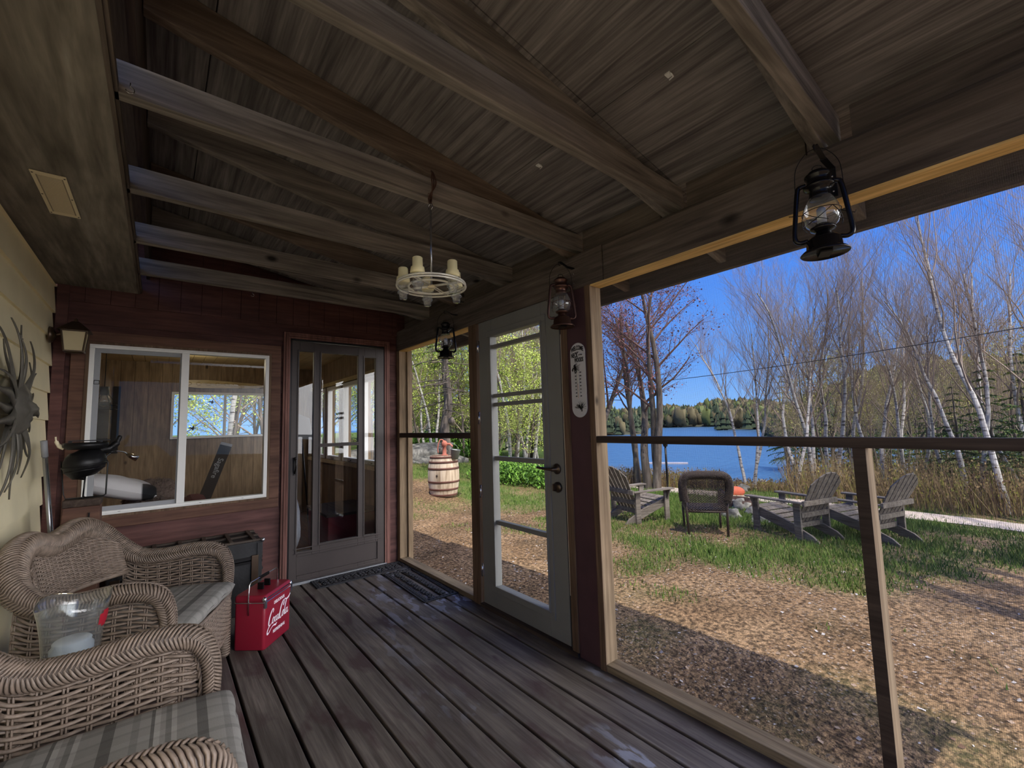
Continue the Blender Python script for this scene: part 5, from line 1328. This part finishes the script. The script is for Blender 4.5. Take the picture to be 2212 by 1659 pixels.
# ---- black lamp post on the lawn
p = G(1443, 1060); o = empty('lamp_post', p, 0, 'slim black lamp post at the edge of the path', 'lamp')
MB().tube([(0, 0, -.05), (0, 0, 1.18)], .028, 12).build('pole', M['black_metal'], o)
m = MB(); m.lathe([(0, 1.18), (.05, 1.18), (.085, 1.34), (.095, 1.345), (.03, 1.43), (0, 1.46)], (0, 0, 0), 6, smooth=False); m.build('lamp_head', M['black_metal'], o)
# ---- barrel with hand pump and pail
p = G(959, 1070); BR = p; o = empty('wooden_barrel', (p.x, p.y, p.z), 0, 'weathered oak barrel with rusty hoops and a hand pump on top', 'barrel')
om, n, l, b = newmat('weathered_oak', rgb(196, 178, 150), .8)
mp_ = texc(n, l, (14, 14, 1.2)); c1 = ramp(n, l, noise_(n, l, mp_, 1, 5, .5), [(.3, rgb(140, 120, 96)), (.5, rgb(192, 172, 146)), (.75, rgb(218, 204, 182))])
l.new(c1.outputs[0], b.inputs['Base Color'])
rb = lambda z: .285+.062*(1-((z-.44)/.44)**2)
m = MB(); N = 26; K = 14
for i in range(K+1):
    z = .88*i/K
    for j in range(N):
        for s_ in (.04, .96): a = 2*pi*(j+s_)/N; m.v.append((rb(z)*cos(a), rb(z)*sin(a), z))
NN = 2*N
for i in range(K):
    for j in range(NN): m.f.append((i*NN+j, i*NN+(j+1) % NN, (i+1)*NN+(j+1) % NN, (i+1)*NN+j)); m.sm.append(False); m.mi.append(0)
m.f.append(tuple(reversed(range(NN)))); m.sm.append(False); m.mi.append(0)
m.lathe([(0, .865), (.26, .865)], (0, 0, 0), 30); m.build('staves', om, o)
hoop = plain('rusty_hoop_iron', rgb(96, 62, 50), .8, var=.2)
for z in (.03, .155, .315, .60, .74, .845):
    m = MB(); m.lathe([(rb(z)-.004, z-.022), (rb(z-.022)+.006, z-.022), (rb(z+.022)+.006, z+.022), (rb(z)-.004, z+.022)], (0, 0, 0), 36); m.build('hoop', hoop, o)
m = MB(); a = radians(215); m.ball((rb(.45)*cos(a), rb(.45)*sin(a), .46), .022, 10); m.build('bung', M['ledger'], o)
pump = plain('red_pump_iron', rgb(176, 104, 82), .7, var=.15)
m = MB(); m.lathe([(.075, .86), (.075, .885), (.045, .90), (.04, 1.07), (.062, 1.085), (.062, 1.16), (.03, 1.20), (0, 1.20)], (.03, 0, 0), 18)
m.tube(catmull([(.03, 0, 1.11), (.12, -.07, 1.12), (.17, -.11, 1.06)], 5), .025, 8); m.tube(catmull([(.03, 0, 1.19), (-.05, .05, 1.22), (-.10, .07, 1.05), (-.09, .07, .93)], 5), .014, 8); m.build('pump', pump, o)
rtv = V((cos(YAW), -sin(YAW), 0)); bp_ = V((p.x, p.y, p.z+.80))+rtv*.27-V((sin(YAW), cos(YAW), 0))*.16
o = empty('metal_pail', bp_, 0, 'grey metal pail hanging from the pump spout beside the barrel', 'pail')
m = MB(); m.lathe([(0, 0), (.078, 0), (.108, .20), (.112, .205), (.104, .200), (.075, .01), (0, .01)], (0, 0, 0), 24, ax=(.10, -.12, 1)); m.build('pail_body', plain('galvanised_grey', rgb(120, 122, 118), .5, .4), o)
m = MB(); m.tube(catmull([(-.10, 0, .20), (-.08, .01, .30), (-.06, .02, .34), (.04, 0, .30), (.11, 0, .20)], 5), .003, 6); m.build('bail', M['steel'], o)
# stump wall left of the boulder
p = onG(888, 17.5); o = MB((p.x, p.y, p.z)); o.box(p.x-.9, p.x+.3, p.y-.2, p.y+.2, p.z-.2, p.z+.95); o = o.build('old_stump', om, bev=.08); tag(o, 'pale old stump behind the boulder at the left edge of the small opening', 'stump')
# rowing boat on the shore, swimming float
p = at(1632, 1028, 24); o = empty('rowing_boat', (p.x, p.y, LAKE+.05), radians(20), 'pale boat with a tarp pulled up on the lake shore', 'boat')
m = MB(); m.ball((0, 0, .18), .9, 18, sc=(1.7, .55, .35)); m.build('hull', plain('boat_white', rgb(176, 180, 180), .5), o)
m = MB(); m.ball((.9, -.2, .42), .62, 14, sc=(1.2, .6, .5), jit=.4); m.build('tarp', rockm, o)
p0, p1 = at(1393, 997, 41), at(1486, 1000, 41)
m = MB(((p0.x+p1.x)/2, (p0.y+p1.y)/2, LAKE)); d = p1-p0
m.bar((p0.x, p0.y, LAKE+.05), (p1.x, p1.y, LAKE+.05), .35, .14); tag(m.build('swim_dock', plain('dock_white', rgb(196, 186, 190), .6)), 'long pale floating dock lying on the lake', 'dock')
# power line
for a_, b_, sag, lab in (((1180, 846, 17), (2560, 645, 13), .22, 'black power line sagging across the sky over the lake'),):
    A, B = at(*a_), at(*b_); pts = [A.lerp(B, k/24)-V((0, 0, 4*sag*(k/24)*(1-k/24))) for k in range(25)]
    tag(MB(tuple(A)).tube(pts, .009, 5).build('power_line', M['black_paint']), lab, 'cable')

# ================================================================ TREES
def mk_tree(seed, H, stems=1, lean=.12, spread=.42, r0=.09, depth=4, bud=None, buds=0, start=.35, up_=.55, nb=9, twig_r=.004, droop=0, gap=.16):
    rnd = random.Random(seed); mt = MB(); mc = MB(); mbud = MB(); tips = []
    def grow(mbx, p, d, L_, r, lev):
        n_ = max(3, int(L_/.35)) if lev < 2 else 3; pts = [p]; rs = [r]; q = p.copy(); dd = d.copy(); dirs_ = [dd.copy()]
        for i in range(n_):
            dd = (dd+V((rnd.gauss(0, .10), rnd.gauss(0, .10), rnd.gauss(.03, .05)-droop*.05))*(1 if lev else .6)).normalized(); q = q+dd*(L_/n_); pts.append(q.copy()); rs.append(r*(1-.72*(i+1)/n_)); dirs_.append(dd.copy())
        mbx.tube(pts, rs, 7 if lev == 0 else 4 if lev == 1 else 3, caps=False)
        if lev >= depth: tips.append((q, dd)); return
        cnt = nb if lev == 0 else (7 if lev == 1 else 5 if lev == 2 else 3)
        for k in range(cnt):
            f = (start+(1-start)*(k+.5+rnd.uniform(-.3, .3))/cnt) if lev == 0 else .22+.75*(k+.5)/cnt; i = min(n_-1, int(f*n_)); fr2 = f*n_-i
            pp = pts[i].lerp(pts[i+1], fr2); rr = (rs[i]*(1-fr2)+rs[i+1]*fr2)*.62
            a = rnd.uniform(0, 2*pi) if lev == 0 else a0_+k*2.4; side = V((cos(a), sin(a), 0)) if lev == 0 else V((rnd.gauss(0, 1), rnd.gauss(0, 1), rnd.gauss(0, .6)))
            nd_ = (dirs_[i]*up_+side.normalized()*spread*(1.5 if lev else 1.4)+V((0, 0, .22-droop))).normalized()
            grow(mc, pp, nd_, L_*(.42 if lev == 0 else .55)*rnd.uniform(.7, 1.15)*(1-.35*f if lev == 0 else 1), max(twig_r*.6, rr*(.8 if lev == 0 else .75)), lev+1)
    a0_ = rnd.uniform(0, 6)
    for s_ in range(stems):
        a = 2*pi*s_/stems+rnd.uniform(-.5, .5); off = V((cos(a), sin(a), 0))*(gap if stems > 1 else 0); ln = lean*rnd.uniform(.5, 1.3)
        d = V((cos(a)*ln, sin(a)*ln, 1)).normalized(); grow(mt, V((0, 0, -.15))+off, d, H*rnd.uniform(.82, 1), r0*rnd.uniform(.8, 1.1), 0)
    if buds:
        for (q, d) in tips:
            for _ in range(buds):
                c = q-d*rnd.uniform(0, .25)+V((rnd.gauss(0, .05), rnd.gauss(0, .05), rnd.gauss(0, .05))); s_ = rnd.uniform(.012, .030)
                u_ = V((rnd.gauss(0, 1), rnd.gauss(0, 1), rnd.gauss(0, 1))).normalized()*s_; w_ = u_.cross(V((rnd.gauss(0, 1), rnd.gauss(0, 1), 1))).normalized()*s_
                b0 = len(mbud.v); mbud.v += [c-u_, c-w_, c+u_, c+w_]; mbud.f.append((b0, b0+1, b0+2, b0+3)); mbud.sm.append(False); mbud.mi.append(0)
    return mt, mc, mbud
bk, n, l, b = newmat('birch_bark', rgb(190, 186, 180), .7)
c1 = ramp(n, l, noise_(n, l, texc(n, l, (3, 3, 16)), 1.6, 4, .4), [(.34, rgb(70, 62, 56)), (.46, rgb(174, 168, 162)), (.8, rgb(206, 203, 198))]); l.new(c1.outputs[0], b.inputs['Base Color'])
bark = wood('grey_bark', rgb(78, 68, 60), rgb(136, 124, 112), 'Z', .9, 0, fine=.8)
twigm = plain('brown_twigs', rgb(150, 132, 118), .9); twigr = plain('reddish_twigs', rgb(112, 84, 76), .9)
redbud = plain('red_maple_buds', rgb(138, 82, 82), .8); ylbud = plain('yellow_green_buds', rgb(160, 156, 82), .8); grleaf = plain('spring_leaves', rgb(190, 206, 96), .7)
def tree(name, lab, group, spec, bark_, tw, budm, loc, rz=0, sc=1):
    o = empty(name, loc, rz, lab, 'tree', group); o.scale = (sc,)*3; mt, mc, mbd = spec
    mt.build('trunk', bark_, o); mc.build('branches', tw, o)
    if mbd.v: mbd.build('leaf_buds', budm, o)
    return o
# maples by the path (two clumps) with red buds
mp1 = tree('maple_tree', 'forked red-budded maple nearest the big opening post', 'red budded maples by the path', mk_tree(21, 6.0, 2, .07, .50, .11, 4, buds=1, nb=10, start=.42), bark, twigr, redbud, onG(1380, 13.4, 1040), 1.0)
tree('maple_tree', 'three-stemmed red-budded maple beside the lamp post', 'red budded maples by the path', mk_tree(25, 6.0, 3, .10, .55, .12, 4, buds=1, nb=9, start=.40), bark, twigr, redbud, onG(1412, 12.9, 1040), 2.3)
# reaching branch tree at the far left of the big opening
tree('maple_tree', 'red-budded maple whose boughs fill the top left of the big opening', 'red budded maples by the path', mk_tree(33, 7.2, 1, .25, .6, .10, 4, buds=2, nb=10, start=.4), bark, twigr, redbud, onG(1268, 12.0, 1000), .4)
# birch prototypes
bprot = [tree('birch_tree', 'x', None, mk_tree(41+k, 7.0, st, ln, .34, .060, 4, buds=0, nb=13, start=.34, up_=.85, twig_r=.0035), bk, twigm, None, (0, -60-6*k, -20)) for k, (st, ln) in enumerate(((1, .10), (2, .10), (3, .13), (1, .22)))]
BL = [(1622, 13.8, 1, .86, 2.2, 'white triple-stemmed birch left of the clump behind the boat', 2), (1722, 13.2, 1, 1.0, .3, 'thick white birch leaning left behind the middle adirondack chair', 3),
      (1748, 14.2, 1, 1.02, 4.0, 'tall white birch rising over the middle adirondack chair', 2), (1792, 14.6, 1, 1.08, 1.2, 'double white birch just left of the screen mullion', 1),
      (1838, 15.6, 1, 1.0, 5.1, 'slim birch behind the screen mullion', 0), (1905, 14.8, 1, .95, 2.9, 'forked birch just right of the screen mullion', 1),
      (1965, 15.4, 1, .92, .9, 'pale birch clump between the mullion and the low evergreens', 2), (2040, 15.0, 1, .88, 3.6, 'leaning white birch above the low evergreens', 3),
      (2096, 14.0, 1, .98, 5.7, 'white birch at the right with a dark crown', 1), (2172, 12.6, 1, 1.12, 1.9, 'tallest birch at the right edge of the photo', 0), (2235, 14.5, 1, 1.05, 4.4, 'birch clump partly cut by the right edge of the photo', 2)]
used = set()
for px, dist, _, sc, rz, lab, pi_ in BL:
    p = onG(px, dist, 1040); t_ = bprot[pi_]; sc *= .88
    if pi_ not in used: used.add(pi_); t_.location = p; t_.rotation_euler = (0, 0, rz); t_.scale = (sc,)*3
    else: t_ = copy_tree(t_, p, rz, None, sc)
    t_['label'] = lab; t_['group'] = 'white birches along the lake bank'
# grey bare trees among and behind the birches
gprot = [tree('bare_tree', 'x', None, mk_tree(61+k, 6.6, st, .07, .40, .06, 4, buds=bd, nb=11, start=.3, up_=.8), bark, twigm, ylbud, (0, -60-6*k, -20)) for k, (st, bd) in enumerate(((1, 0), (2, 2)))]
rnd = random.Random(17); used = set()
for k in range(20):
    px = 1700+k*28+rnd.uniform(-9, 9); dist = rnd.uniform(15.5, 24); p = onG(px, dist, 1000); q = k % 2; t_ = gprot[q]; sc = rnd.uniform(.52, .76)*(.9 if dist < 18 else 1.15)
    if q not in used: used.add(q); t_.location = p; t_.rotation_euler = (0, 0, rnd.uniform(0, 6)); t_.scale = (sc,)*3
    else: t_ = copy_tree(t_, p, rnd.uniform(0, 6), None, sc)
    t_['label'] = 'grey bare tree in the thicket behind the white birches'; t_['group'] = 'grey bare trees in the lakeside thicket'
# evergreens
spm = [plain('spruce_green', rgb(62, 84, 44), .9, var=.25, vs=6), plain('spruce_yellow_green', rgb(104, 122, 52), .9)]  # two greens mixed at random over the needles
def mk_spruce(seed, H, R_, n_=900, gap=0.0, blen=.16):
    rnd = random.Random(seed); mt = MB(); mt.tube([(0, 0, -.2), (.03, 0, H*.5), (0, 0, H)], [R_*.06+.03, .05, .01], 8); m = MB()
    nl = int(H*3.2)
    for i in range(nl):
        f = (i+.5)/nl; z = H*(.08+.90*f); rr = R_*(1-f)**.8*rnd.uniform(.8, 1.1); nbr = max(5, int(9*(1-f)+4))
        for k in range(nbr):
            if rnd.random() < gap: continue
            a = rnd.uniform(0, 2*pi); L_ = rr*rnd.uniform(.7, 1.1); d = V((cos(a), sin(a), 0)); s_ = V((-sin(a), cos(a), 0)); ns = max(3, int(L_/.10))
            for j in range(ns):
                t_ = (j+.6)/ns; p = d*(L_*t_)+V((0, 0, z-.25*L_*t_*t_)); wd_ = .20*L_*(1-t_)+.06
                for sd_ in (1, -1):
                    q = p+s_*sd_*wd_+d*.07+V((0, 0, rnd.uniform(-.05, .03)))
                    b0 = len(m.v); m.v += [p-d*.035, q, p+d*.05]; m.f.append((b0, b0+1, b0+2)); m.sm.append(False); m.mi.append(0 if rnd.random() < .65 else 1)
                    q2 = p+s_*sd_*wd_*.5+d*.10+V((0, 0, rnd.uniform(-.10, -.02)))
                    b0 = len(m.v); m.v += [p-d*.03, q2, p+d*.03+V((0, 0, .02))]; m.f.append((b0, b0+1, b0+2)); m.sm.append(False); m.mi.append(1 if rnd.random() < .4 else 0)
    return mt, m
def spruce(lab, group, spec, loc, sc=1, rz=0, name='spruce_tree'):
    o = empty(name, loc, rz, lab, 'tree', group); o.scale = (sc,)*3; spec[0].build('trunk', bark, o); spec[1].build('needles', spm, o); return o
sp = [spruce('x', 'g', mk_spruce(71+k, 5.2, 1.25), (0, -90-5*k, -20)) for k in range(2)]
SL = [(2010, 15.6, .44, 'small dark spruce right of the screen mullion'), (2075, 14.8, .52, 'bushy spruce under the wire, left of the two at the right edge'), (2150, 14.2, .62, 'bushy spruce at the right edge, lower boughs near the path'), (2225, 15.0, .66, 'spruce cut by the right edge of the photo')]
for k, (px, dist, sc, lab) in enumerate(SL):
    p = onG(px, dist, 1000)
    if k < 2: t_ = sp[k]; t_.location = p; t_.scale = (sc*1.25, sc*1.25, sc)
    else: t_ = copy_tree(sp[k-2], p, k*1.3, None, (sc*1.2, sc*1.2, sc))
    t_['label'] = lab; t_['group'] = 'low spruces behind the path'
rnd = random.Random(5)
for k in range(22):
    px = 1700+k*28+rnd.uniform(-10, 10); dist = rnd.uniform(28, 40); p = onG(px, dist, 1000); p.z = max(p.z, LAKE+.2)
    copy_tree(sp[k % 2], p, rnd.uniform(0, 6), 'dark evergreen in the wood far behind the birches', rnd.uniform(.85, 1.35))['group'] = 'evergreens in the wood behind the birches'
# brush along the bank: dry yellow brown stems nobody could count
m = MB(); rnd = random.Random(23)
for _ in range(9000):
    px = rnd.uniform(1300, 2330); dist = rnd.uniform(11.9, 16.5)
    if px < 1700: dist = rnd.uniform(13.3, 14.6)
    p = onG(px, dist, 1040); h = rnd.uniform(.15, .55)*((1.0 if px < 1560 else .5) if px < 1700 else 1.7+.5*(dist-11.9)/4); a = rnd.uniform(0, 2*pi); lx, ly = rnd.gauss(0, .22)*h, rnd.gauss(0, .22)*h; w_ = rnd.uniform(.004, .010)
    b0 = len(m.v); m.v += [(p.x-w_*cos(a), p.y-w_*sin(a), p.z-.02), (p.x+w_*cos(a), p.y+w_*sin(a), p.z-.02), (p.x+lx+w_*.5, p.y+ly, p.z+h), (p.x+lx-w_*.5, p.y+ly, p.z+h)]
    m.f.append((b0, b0+1, b0+2, b0+3)); m.sm.append(False); c_ = rnd.choice((0, 0, 0, 1, 2)); m.mi.append(c_)
    if rnd.random() < .5:
        for _k in range(3):
            c = V((p.x+lx*rnd.uniform(.4, 1), p.y+ly*rnd.uniform(.4, 1), p.z+h*rnd.uniform(.4, 1))); s_ = rnd.uniform(.01, .028); a2 = rnd.uniform(0, 6)
            b0 = len(m.v); m.v += [c+V((cos(a2)*s_, sin(a2)*s_, 0)), c+V((0, 0, s_)), c-V((cos(a2)*s_, sin(a2)*s_, 0)), c-V((0, 0, s_))]; m.f.append((b0, b0+1, b0+2, b0+3)); m.sm.append(False); m.mi.append(c_)
tag(m.build('bank_brush', [plain('dry_brush', rgb(150, 126, 88), .9), plain('budding_brush', rgb(152, 148, 70), .9), plain('brown_brush', rgb(104, 82, 62), .9)]), 'dry yellow brown brush along the far side of the path', 'brush', kind='stuff')

# left yard: gnarled spruce, leafy saplings, bare trunks
o = empty('old_spruce', onG(966, 13.2, 1000), 0, 'old gnarled spruce trunk with sparse boughs behind the barrel', 'tree'); m = MB()
pts = [V((0, 0, -.2)), V((.02, 0, .5)), V((-.06, .03, 1.2)), V((.05, -.02, 2.0)), V((0, .03, 3.0)), V((-.05, 0, 4.2)), V((0, 0, 6.5))]; m.tube(catmull(pts, 5), [.26, .22, .19, .17, .165, .17, .15, .14, .15, .15, .15, .14, .135, .14, .14, .13, .12, .12, .12, .11, .11, .10, .10, .10, .09, .09, .08, .07, .06, .05, .04], 12)
m.ball((-.16, -.05, .62), .13, 12, jit=.4); m.ball((.10, -.1, 1.5), .11, 12, jit=.4); m.build('trunk', bark, o)
mb_, mn = MB(), MB(); rnd = random.Random(9)
for k in range(46):
    z = rnd.uniform(1.7, 6.0); a = rnd.uniform(0, 2*pi); L_ = rnd.uniform(.8, 2.3); d = V((cos(a), sin(a), 0)); s_ = V((-sin(a), cos(a), 0)); p0 = V((0, 0, z)); pts = [p0+d*(L_*t/6)+V((0, 0, -.45*(t/6)**1.5*L_*.4+rnd.uniform(-.03, .03)))+s_*rnd.gauss(0, .04) for t in range(7)]
    mb_.tube(pts, [.022*(1-t/7) for t in range(7)], 4, caps=False)
    for t in range(1, 7):
        for sg in (1, -1):
            q = pts[t]+s_*sg*rnd.uniform(.2, .5)+d*.15+V((0, 0, -.08)); mb_.tube([pts[t], q], [.008, .003], 3, caps=False)
            if z > 3.0 and rnd.random() < .6:
                for j in range(16):
                    c = pts[t].lerp(q, rnd.uniform(.2, 1.05)); e_ = V((rnd.gauss(0, .055), rnd.gauss(0, .055), rnd.gauss(-.03, .03))); b0 = len(mn.v); w_ = V((-e_.y, e_.x, .01)).normalized()*.016
                    mn.v += [c-w_, c+w_, c+e_*1.4]; mn.f.append((b0, b0+1, b0+2)); mn.sm.append(False); mn.mi.append(rnd.choice((0, 1)))
mb_.build('boughs', bark, o); mn.build('needles', [plain('bright_needles', rgb(166, 188, 72), .8), plain('needles_green', rgb(84, 112, 44), .8)], o)
lprot = [tree('leafy_sapling', 'x', None, mk_tree(81+k, 4.6, 1, .06, .5, .045, 4, buds=4, nb=11, start=.08, up_=.5), bark, twigm, grleaf, (0, -60, -20)) for k in range(2)]
rnd = random.Random(31); used = set()
for k in range(40):
    px = 850+(k % 20)*19+rnd.uniform(-7, 7); dist = rnd.uniform(15.5, 20) if k < 20 else rnd.uniform(20, 30); p = onG(px, dist, 950); q = k % 2; t_ = lprot[q]; sc = rnd.uniform(.75, 1.3)*(1 if k < 20 else 1.3)
    if q not in used: used.add(q); t_.location = p; t_.scale = (sc,)*3
    else: t_ = copy_tree(t_, p, rnd.uniform(0, 6), None, sc)
    t_['label'] = 'young leafy tree in the wood left of the lake'; t_['group'] = 'young leafy trees behind the yard'
for px, dist, sc, rz, lab, pi_ in ((885, 19, .95, 3.0, 'slim white birch at the left edge of the small opening', 0), (930, 16, .9, 4.4, 'crossing white birches between the small opening and the rock', 2), (1085, 21, 1.2, 2.4, 'grey-white birch far behind the left door panes', 1), (1165, 19, 1.3, 1.5, 'pale birch in front of the sky in the upper door panes', 2), (915, 18, 1.0, 1.0, 'white birch left of the gnarled spruce', 3), (948, 20, 1.1, 2.2, 'white birch rising behind the pump', 1), (1105, 16.5, 1.15, .4, 'grey-white birch through the left side of the door glass', 1), (1140, 17.5, 1.2, 3.3, 'pale trunks in the middle of the door glass', 2), (1180, 13.5, 1.15, 5.2, 'pale leaning tree at the right side of the door glass', 3)):
    copy_tree(bprot[pi_], onG(px, dist, 960), rz, lab, sc)['group'] = 'pale trunks in the left wood'
for k, (px, dist, sc, lab) in enumerate(((1150, 19, 1.3, 'tall evergreen filling the door glass'), (1190, 24, 1.5, 'evergreen behind the right side of the door glass'), (905, 24, 1.2, 'evergreen at the left of the small opening'), (1000, 22, .9, 'evergreen at the right of the small opening'), (1075, 26, 1.5, 'evergreen behind the left side of the door glass'))):
    copy_tree(sp[k % 2], onG(px, dist, 950), k*1.1, lab, sc)['group'] = 'evergreens in the left wood'
# wood seen through the far window of the room
rnd = random.Random(91)
for k in range(16):
    x, y = rnd.uniform(-.5, 6.5), rnd.uniform(12, 20); p = gat(x, y)
    copy_tree(lprot[k % 2], p, rnd.uniform(0, 6), 'young leafy tree seen through the far window of the pine room', rnd.uniform(.8, 1.3))['group'] = 'young leafy trees behind the house'
for k, (x, y, lab) in enumerate(((1.25, 12.4, 'white birch in the left half of the far room window'), (2.2, 13.6, 'pair of white birches in the right half of the far room window'))):
    copy_tree(bprot[k], gat(x, y), k*2.0, lab, 1.1)['group'] = 'white birches behind the house'
# low green shrubs at the edge of the lawn beyond the door
rnd = random.Random(41); shr = MB()
for k in range(900):
    a, b_ = rnd.uniform(0, 2*pi), rnd.uniform(0, 1)**.5; h = rnd.uniform(.0, .55)*(1.1-b_*.6); c = V((cos(a)*b_*.75, sin(a)*b_*.75, h)); s_ = rnd.uniform(.03, .07); u_ = V((rnd.gauss(0, 1), rnd.gauss(0, 1), rnd.gauss(0, 1))).normalized()*s_; w_ = u_.cross(V((0, 0, 1))+u_*.1).normalized()*s_*.5
    b0 = len(shr.v); shr.v += [c-u_, c-w_, c+u_, c+w_]; shr.f.append((b0, b0+1, b0+2, b0+3)); shr.sm.append(False); shr.mi.append(rnd.choice((0, 0, 1)))
shm = shr.mesh('shrub', [plain('shrub_green', rgb(110, 150, 52), .8), plain('shrub_dark', rgb(70, 104, 40), .8)])
for k in range(12):
    px = 1060+k*15; p = onG(px, 12.6+(k % 3)*.5, 990); o = bpy.data.objects.new('shrub', shm); C.objects.link(o); o.location = p; o.rotation_euler = (0, 0, k*1.7)
    tag(o, 'low bright green shrub along the far edge of the lawn', 'shrub', 'green shrubs beyond the white door')
for k in range(9):
    px = 876+k*18; p = onG(px, 17+(k % 2), 980); o = bpy.data.objects.new('shrub', shm); C.objects.link(o); o.location = p; o.rotation_euler = (0, 0, k*1.3); o.scale = (1.5, 1.5, 1.5)
    tag(o, 'low green shrub behind the boulder and the barrel', 'shrub', 'green shrubs behind the boulder')
# bare trees standing right of the view: their shadows streak across the yard
shp = tree('bare_tree', 'x', None, mk_tree(97, 6.6, 4, .04, .36, .085, 3, buds=0, nb=9, start=.45, up_=.8, gap=.5), bark, twigm, None, (0, -70, -20))
for k, (x, y, sc, lab) in enumerate(((5.2, -1.1, 1.2, 'three-stemmed bare tree outside the right of the view, nearest the porch'), (6.1, -1.4, 1.35, 'three-stemmed bare tree outside the right of the view, second from the porch'), (7.0, -1.1, 1.25, 'three-stemmed bare tree outside the right of the view, third from the porch'), (7.9, -1.5, 1.4, 'three-stemmed bare tree outside the right of the view, fourth from the porch'), (8.9, -1.6, 1.3, 'three-stemmed bare tree outside the right of the view, nearest the path'))):
    if k == 0: t_ = shp; t_.location = gat(x, y); t_.scale = (sc,)*3
    else: t_ = copy_tree(shp, gat(x, y), k*1.4, lab, sc)
    t_['label'] = lab; t_['group'] = 'bare trees right of the view'

# ---- far shores: hills and their forest
def hill(a0, a1, dist, hmax, seed, name, near=False):
    vs = []; fs = []; K = 40; R_ = 7
    for i in range(K+1):
        f = i/K; a = radians(a0+(a1-a0)*f); env = sin(pi*min(1, max(0, f)))**.5
        for j in range(R_+1):
            g_ = j/R_; d = dist*(1+.9*g_); h = LAKE-.3+(hmax*(1-(1-g_)**2)*(.6+.5*noise.noise(V((f*5+seed, g_, 0))))*env)+.4*(j > 0); vs.append((sin(a)*d, cos(a)*d, h))
    for i in range(K):
        for j in range(R_): fs.append((i*(R_+1)+j, i*(R_+1)+j+1, (i+1)*(R_+1)+j+1, (i+1)*(R_+1)+j))
    return vs, fs
forest = MB(); rnd = random.Random(77); hm = MB()
for a0, a1, dist, hmax, seed, hh, cnt in ((20, 55.8, 120, 10, 1, (5, 9), 500), (48, 75, 215, 12, 2, (6, 11), 1000), (64, 74, 150, 3, 3, (5, 9), 260), (69, 101, 75, 10, 4, (4, 8), 800)):
    vs, fs = hill(a0, a1, dist, hmax, seed, ''); hm.add(vs, fs, True)
    for _ in range(cnt):
        f = rnd.uniform(0.0, 1.0); g_ = rnd.uniform(.02, 1)**1.3; a = radians(a0+(a1-a0)*f); env = sin(pi*f)**.5; d = dist*(1+.9*g_)
        z = LAKE-.3+hmax*(1-(1-g_)**2)*(.6+.5*noise.noise(V((f*5+seed, g_, 0))))*env; h = rnd.uniform(*hh)*(.6+.4*env); r = h*rnd.uniform(.16, .30); x, y = sin(a)*d, cos(a)*d
        ty = rnd.random(); mi_ = 0 if ty < .66 else 1 if ty < .9 else 2
        if mi_ == 0:
            for q in range(3): forest.lathe([(r*(1-.28*q), h*(.12+.26*q)), (r*.35*(1-.28*q), h*(.32+.26*q)), (0, h*(.45+.27*q))], (x, y, z), 6, mi=0, smooth=False)
        else:
            b0 = len(forest.v); forest.ball((x, y, z+h*.48), h*.40, 9, mi=mi_, sc=(.8, .8, 1.25))
            for i_ in range(b0, len(forest.v)):
                c_ = V((x, y, z+h*.48)); forest.v[i_] = tuple(c_+(V(forest.v[i_])-c_)*rnd.uniform(.45, 1.15))
tag(hm.build('far_hills', plain('far_forest_floor', rgb(66, 66, 46), .95)), kind='structure')
tag(forest.build('far_forest', [plain('far_evergreen', rgb(52, 64, 42), .95), plain('far_budding_tree', rgb(92, 84, 58), .95), plain('far_yellow_green_tree', rgb(84, 92, 48), .95)]), 'forest of evergreens and budding trees on the far shores of the lake', 'forest', kind='stuff')
